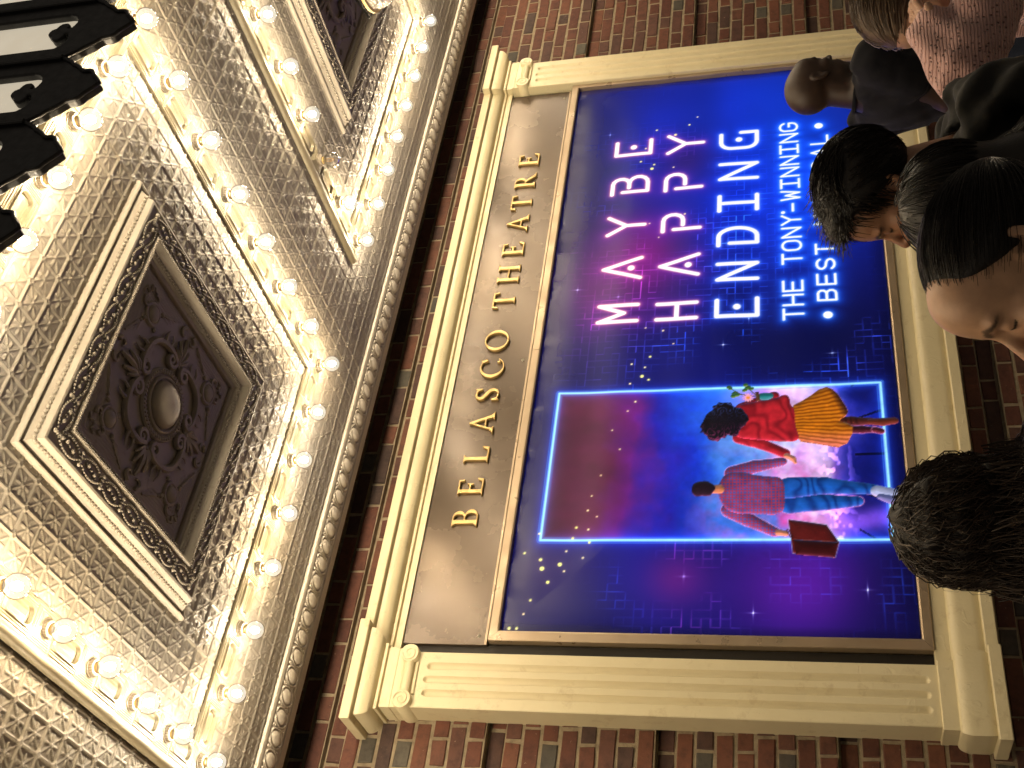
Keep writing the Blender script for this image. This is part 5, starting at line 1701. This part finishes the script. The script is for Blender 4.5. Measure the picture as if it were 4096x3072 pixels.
    def trousers(g):
        g.ell((0, -.01, hip + .02), (.164 * build, .116 * build, .13), .05)
        for sx in (-1, 1):
            hp = np.array([sx * .088 * build, 0, hip - .02]); kn = np.array([sx * .098, .015, .49 * s]); an_ = np.array([sx * .105, -.02, .10])
            g.cap(hp, kn, .096 * build, .070, .04); g.cap(kn, an_, .069, .062, .03)
    garment('trousers', M['denim'], trousers, .013, .06, hip + .12, .004)
    def shoes(g):
        for sx in (-1, 1):
            an_ = np.array([sx * .105, -.02, .085])
            g.cap(an_ + np.array([0, -.03, -.045]), an_ + np.array([sx * .02, .165, -.050]), .047, .040, .02)
        g.op((-1, -1, -.1), (1, 1, .05), lambda p: p[2] - .0015, .002, True)
    garment('shoes', M['leather'], shoes, .009, -.02, .17, 0)
    # ---- hair
    if hair:
        hair(t, H, RH, f)
    return dict(t=t, H=H, RH=RH, J=J, sh=sh)

def hair_cap(t_in, c0, slope=.85, zmin=-.085, extra=None, res=.004):
    """closed shell of hair over the cranium, head coordinates"""
    xs = axis([(-.16, .16, res)]); ys = axis([(-.20, .16, res)]); zs = axis([(-.42 if extra else -.14, .17, res)])
    g = Field(xs, ys, zs)
    g.ell(CRC, CRR + t_in, .0)
    X, Y, Z = np.meshgrid(xs, ys, zs, indexing='ij')
    cut = np.maximum((Y - slope * Z - c0) / math.hypot(1, slope), zmin - Z)
    g.F = smax(g.F, cut.astype(np.float32), .012)
    if extra: extra(g)
    return g.mesh()
def add_hair(t, H, RH, parts, mat, under=None):
    Vs, Fs, n = [], [], 0
    for V, F in parts:
        Vs.append(V); Fs.append(F + n); n += len(V)
    V = np.vstack(Vs) @ RH.T + H
    me = mk_mesh('hair', V, np.vstack(Fs), [mat, under or mat], True)
    mi = np.zeros(len(me.polygons), np.int32); mi[:len(Fs[0])] = 1
    me.polygons.foreach_set('material_index', mi)
    mk_obj('hair', me, t)
def flow(roots, vel, steps, step, shell, free=None, wob=.0, fall=None):
    """grow strands over the shell following the velocity field"""
    n = len(roots); p = on_shell(roots, shell[:, None]); out = [p.copy()]
    ph = rng.uniform(0, 2 * PI, n); fq = rng.uniform(.6, 1.4, n)
    loose = np.zeros(n, bool)
    for k in range(steps):
        v = vel(p, k)
        nrm = (p - CRC) / (CRR + shell[:, None]) ** 2; nrm /= np.linalg.norm(nrm, axis=1)[:, None]
        tang = v - nrm * (v * nrm).sum(1)[:, None]
        tang /= np.linalg.norm(tang, axis=1)[:, None] + 1e-9
        mv = np.where(loose[:, None], v / (np.linalg.norm(v, axis=1)[:, None] + 1e-9), tang)
        if wob: mv = mv + wob * np.cross(nrm, tang) * np.sin(ph + fq * k)[:, None]
        p = p + mv * step[:, None]
        ps = on_shell(p, shell[:, None])
        p = np.where(loose[:, None], p, ps)
        if free is not None: loose |= free(p)
        out.append(p.copy())
    return np.stack(out, 1)

def rel(p, d): 
    u = (3072 - p[1] - 1536) / 4575.26; v = (p[0] - 2048) / 4575.26
    return CAM_P + CAM_R.T @ np.array([u, v, 1.0]) * d
# --- bald man, navy T-shirt
W_ = np.array
BALD = build_person('person', 'man with shaved head in a navy T-shirt in front of the sign', (3.494, 2.652, 1.574), (.078, -.006, -.004), -22, 8, skin=(.040, .021, .013), lip=(.045, .019, .015), brow=(.008, .006, .005), fem=False, hres=.0048, build=1.2, shd=.185,
    top=dict(mat=M['navy'], g=.012, collar=True, wr=.0042, neck=.060), sleeve=.62, arms={'r': (('w', rel((3795, 400), 3.98)), ('w', rel((3722, 175), 4.05))), 'l': ((-.22, .05, 1.06), (-.13, .30, 1.10))})
# --- woman in the pink knitted jumper
def pink_hair(t, H, RH, f):
    roots = scalp_points(1900, .012, .75)
    sh_ = rng.uniform(.006, .020, len(roots))
    def vel(p, k):
        v = np.stack([np.sign(p[:, 0]) * .35 + p[:, 0] * 4, np.full(len(p), -.75), np.full(len(p), -.9)], 1)
        v[:, 1] -= .8 * (p[:, 2] > .06)
        return v
    c = flow(roots, vel, 12, rng.uniform(.017, .026, len(roots)), sh_, free=lambda p: p[:, 2] < -.055, wob=.06)
    def ex(g):
        g.ell((0, -.065, -.13), (.082, .060, .15), .04)
    add_hair(t, H, RH, [hair_cap(.012, .010, .75, -.20, ex), strand_mesh(c, .0011)], M['hair_brown'])
PINK = build_person('person', 'woman in a pink knitted jumper with her sleeve raised to her face', rel((3737, 82), 2.72), (-.031, .088, .003), 158, 33, skin=(.50, .30, .20), lip=(.42, .16, .14), brow=(.10, .06, .04), hres=.0038, hair=pink_hair,
    top=dict(mat=M['knit'], g=.026, wr=.005, neck=.066, cuff=1.42, ka=.014, label='chunky pink open-knit jumper'), arms={'l': (('w', rel((3868, 285), 2.52)), ('w', rel((3778, 180), 2.56))), 'r': ((.24, -.02, .93), (.22, .1, .74))}, build=1.05)
# --- young man with thick black hair
def young_hair(t, H, RH, f):
    roots = scalp_points(3000, .000, .72)
    sh_ = rng.uniform(.004, .026, len(roots)) * np.clip(.35 + (roots[:, 2] + .06) * 7, .25, 1)
    def vel(p, k):
        v = np.stack([p[:, 0] * 3 + rng.normal(0, .12, len(p)), np.where(p[:, 1] > .0, .35, -.5), np.where(p[:, 2] > .07, .1, -.8)], 1)
        return v
    c = flow(roots, vel, 5, rng.uniform(.006, .012, len(roots)), sh_, wob=.22)
    # raised front
    fr = roots[(roots[:, 2] > .075)]
    fr = fr[rng.integers(0, len(fr), 1500)]
    m = 6; tpar = np.linspace(0, 1, m)[None, :, None]
    nrm = (fr - CRC) / CRR ** 2; nrm /= np.linalg.norm(nrm, axis=1)[:, None]
    L = rng.uniform(.022, .040, (len(fr), 1, 1))
    d1 = nrm * .8 + np.array([0, .45, .1]) + rng.normal(0, .10, fr.shape); d2 = np.array([0, .75, -.35]) + rng.normal(0, .3, fr.shape)
    q = fr[:, None, :] + L * (d1[:, None, :] * tpar + .7 * d2[:, None, :] * tpar ** 2)
    def ex(g):
        g.ell((0, .026, .100), (.060, .066, .028), .02)
    add_hair(t, H, RH, [hair_cap(.014, -.002, .72, -.085, ex), strand_mesh(c, .0013), strand_mesh(q, .0013)], M['hair_black'])
YOUNG = build_person('person', 'young man with thick black hair and dark hooded jacket facing left', rel((3554, 731), 2.25), (-.080, -.008, -.006), 138, 6, skin=(.36, .185, .105), lip=(.30, .12, .09), brow=(.015, .011, .009), fem=False, hres=.0039, hair=young_hair, body=118,
    top=dict(mat=M['jacket'], g=.026, hood=True, wr=.0065, neck=.070), build=1.08, lidz=-.003)
# --- woman behind, smooth black hair
def smooth_hair(t, H, RH, f):
    roots = scalp_points(2000, .050, .75)
    sh_ = rng.uniform(.006, .018, len(roots))
    def vel(p, k):
        d = np.stack([p[:, 0] * 6, (p[:, 1] + .045) * 5, np.full(len(p), -.55)], 1)
        return d
    c = flow(roots, vel, 12, rng.uniform(.017, .028, len(roots)), sh_, free=lambda p: p[:, 2] < -.045, wob=.04)
    c[:, :, 0] *= np.linspace(1, .92, c.shape[1])[None, :]
    def ex(g):
        g.ell((0, -.05, -.14), (.090, .065, .17), .04)
    add_hair(t, H, RH, [hair_cap(.011, .048, .75, -.20, ex), strand_mesh(c, .0010)], M['hair_black'])
WB_ = build_person('person', 'woman with smooth straight black hair, face hidden, beside the young man', rel((3592, 850), 2.05), (0, -.03, .130), 150, 12, skin=(.40, .22, .14), hres=.007, hair=smooth_hair, top=dict(mat=M['charcoal'], g=.014))
# --- near woman in profile, hair tied back
def tied_hair(t, H, RH, f):
    T = np.array([0, -.135, .035])
    roots = np.vstack([scalp_points(2100, .006, .80), scalp_points(1500, .020, .80)])
    sh_ = rng.uniform(.002, .011, len(roots))
    def vel(p, k): return T - p
    c = flow(roots, vel, 9, np.linalg.norm(T - roots, axis=1) / 9 * rng.uniform(.5, 1.05, len(roots)), sh_, wob=.05)
    # loose curls along the hairline
    hl = scalp_points(9000, .026, .80); k = (np.abs(hl[:, 1] - .80 * hl[:, 2] - .020) < .008) & (hl[:, 2] > .012)
    hl = hl[k][:70]
    m = 16; u = np.linspace(0, 1, m)
    ph = rng.uniform(0, 6.28, len(hl)); L = rng.uniform(.008, .020, len(hl)); sg = np.sign(hl[:, 0] + 1e-6)
    nrm = (hl - CRC) / CRR ** 2; nrm /= np.linalg.norm(nrm, axis=1)[:, None]
    fw = np.array([0, .75, -.65]) - nrm * (nrm @ np.array([0, .75, -.65]))[:, None]
    sd_ = np.cross(nrm, fw)
    w_ = np.sin(u[None, :] * rng.uniform(4, 9, (len(hl), 1)) + ph[:, None]) * .0055
    q = hl[:, None, :] + nrm[:, None, :] * (.003 + .004 * u[None, :, None]) + fw[:, None, :] * (L[:, None] * u[None, :])[..., None] + sd_[:, None, :] * w_[..., None]
    def ex(g):
        g.ell((0, -.112, .030), (.020, .014, .020), .02)
    add_hair(t, H, RH, [hair_cap(.006, -.004, .80, -.075, ex, .003), strand_mesh(c, .00022, .0008)], M['hair_black'])
CRC[2], CRR[2] = .022, .076
NEAR = build_person('person', 'nearest woman in profile looking down, dark hair tied back', rel((4030, 1316), 1.36), (-.031, .087, .003), 147, -6, skin=(.56, .335, .205), lip=(.40, .15, .13), brow=(.045, .028, .020), hres=.0029, hair=tied_hair, top=dict(mat=M['charcoal'], g=.014), lidz=-.004)
CRC[2], CRR[2] = .030, .088
# --- long curly dark hair, seen from behind
def curly_hair(t, H, RH, f):
    roots = scalp_points(1800, .045, .75)
    sh_ = rng.uniform(.012, .031, len(roots))
    n = len(roots); m = 25
    def vel(p, k):
        return np.stack([p[:, 0] * 7 + rng.normal(0, .25, len(p)), (p[:, 1] + .03) * 4 - .12, np.full(len(p), -.62)], 1)
    c = flow(roots, vel, m - 1, rng.uniform(.011, .019, n), sh_, free=lambda p: p[:, 2] < -.035, wob=.08)
    u = np.arange(m)[None, :]
    ph = rng.uniform(0, 6.28, (n, 1)); fq = rng.uniform(.8, 1.9, (n, 1)); am = rng.uniform(.004, .0115, (n, 1)) * np.clip(u / 2, .3, 1)
    c = c + np.stack([am * np.cos(ph + fq * u), am * np.sin(ph + fq * u), am * .6 * np.sin(ph * 2 + fq * u)], -1)
    c[:, :, 0] += np.sign(c[:, :, 0]) * np.clip((-.01 - c[:, :, 2]) * .42, 0, .10) * rng.uniform(.1, 1.15, (n, 1))
    c[:, :, 1] -= np.clip((-.03 - c[:, :, 2]) * .95, 0, .150) * rng.uniform(.5, 1.1, (n, 1)) * (c[:, :, 1] < .02)
    nl2 = 1150; th = rng.uniform(-.25, PI + .25, nl2)[:, None]; z0 = rng.uniform(-.14, .0, nl2)[:, None]; rr4 = rng.uniform(.92, 1.08, nl2)[:, None]
    uu = np.linspace(0, 1, 15)[None, :]; wid = 1 + .45 * uu * rng.uniform(.4, 1.1, (nl2, 1))
    pa = rng.uniform(0, 6.28, (nl2, 1)); fa = rng.uniform(9, 24, (nl2, 1)); aa = rng.uniform(.003, .010, (nl2, 1))
    low = np.stack([.112 * rr4 * np.cos(th) * wid + aa * np.cos(pa + fa * uu), -.035 - .105 * rr4 * np.sin(th) * (wid * .5 + .5) - .055 * uu + aa * np.sin(pa + fa * uu), z0 - .30 * uu + aa * np.sin(pa * 1.7 + fa * uu)], -1)
    # stray wisps
    k = rng.integers(0, n, 220); wsp = c[k] + (c[k] - CRC) * (rng.uniform(.02, .14, (220, 1, 1)) * np.linspace(0, 1, m)[None, :, None]) + np.stack([.010 * np.cos(ph[k] + 1.1 * u), .010 * np.sin(ph[k] + 1.1 * u), 0 * u + 0 * ph[k]], -1)
    def ex(g):
        g.ell((0, -.02, .112), (.050, .055, .026), .02); g.ell((0, -.035, -.10), (.108, .082, .17), .05); g.ell((0, -.105, -.22), (.132, .070, .17), .06)
    V, Q = hair_cap(.022, .045, .75, -.20, ex, .005)
    V = V + .004 * np.sin(V[:, [1, 2, 0]] * 130) 
    add_hair(t, H, RH, [(V, Q), strand_mesh(c, .0012, .0007), strand_mesh(low, .0012, .0007), strand_mesh(wsp, .0005, .0003)], M['hair_curly'], M['hair_under'])
CURL = build_person('person', 'person with long curly dark hair seen from behind', rel((3566, 2086), 1.9), (0, -.035, .142), 56, 4, skin=(.33, .19, .12), hres=.007, hair=curly_hair, top=dict(mat=M['charcoal'], g=.014))
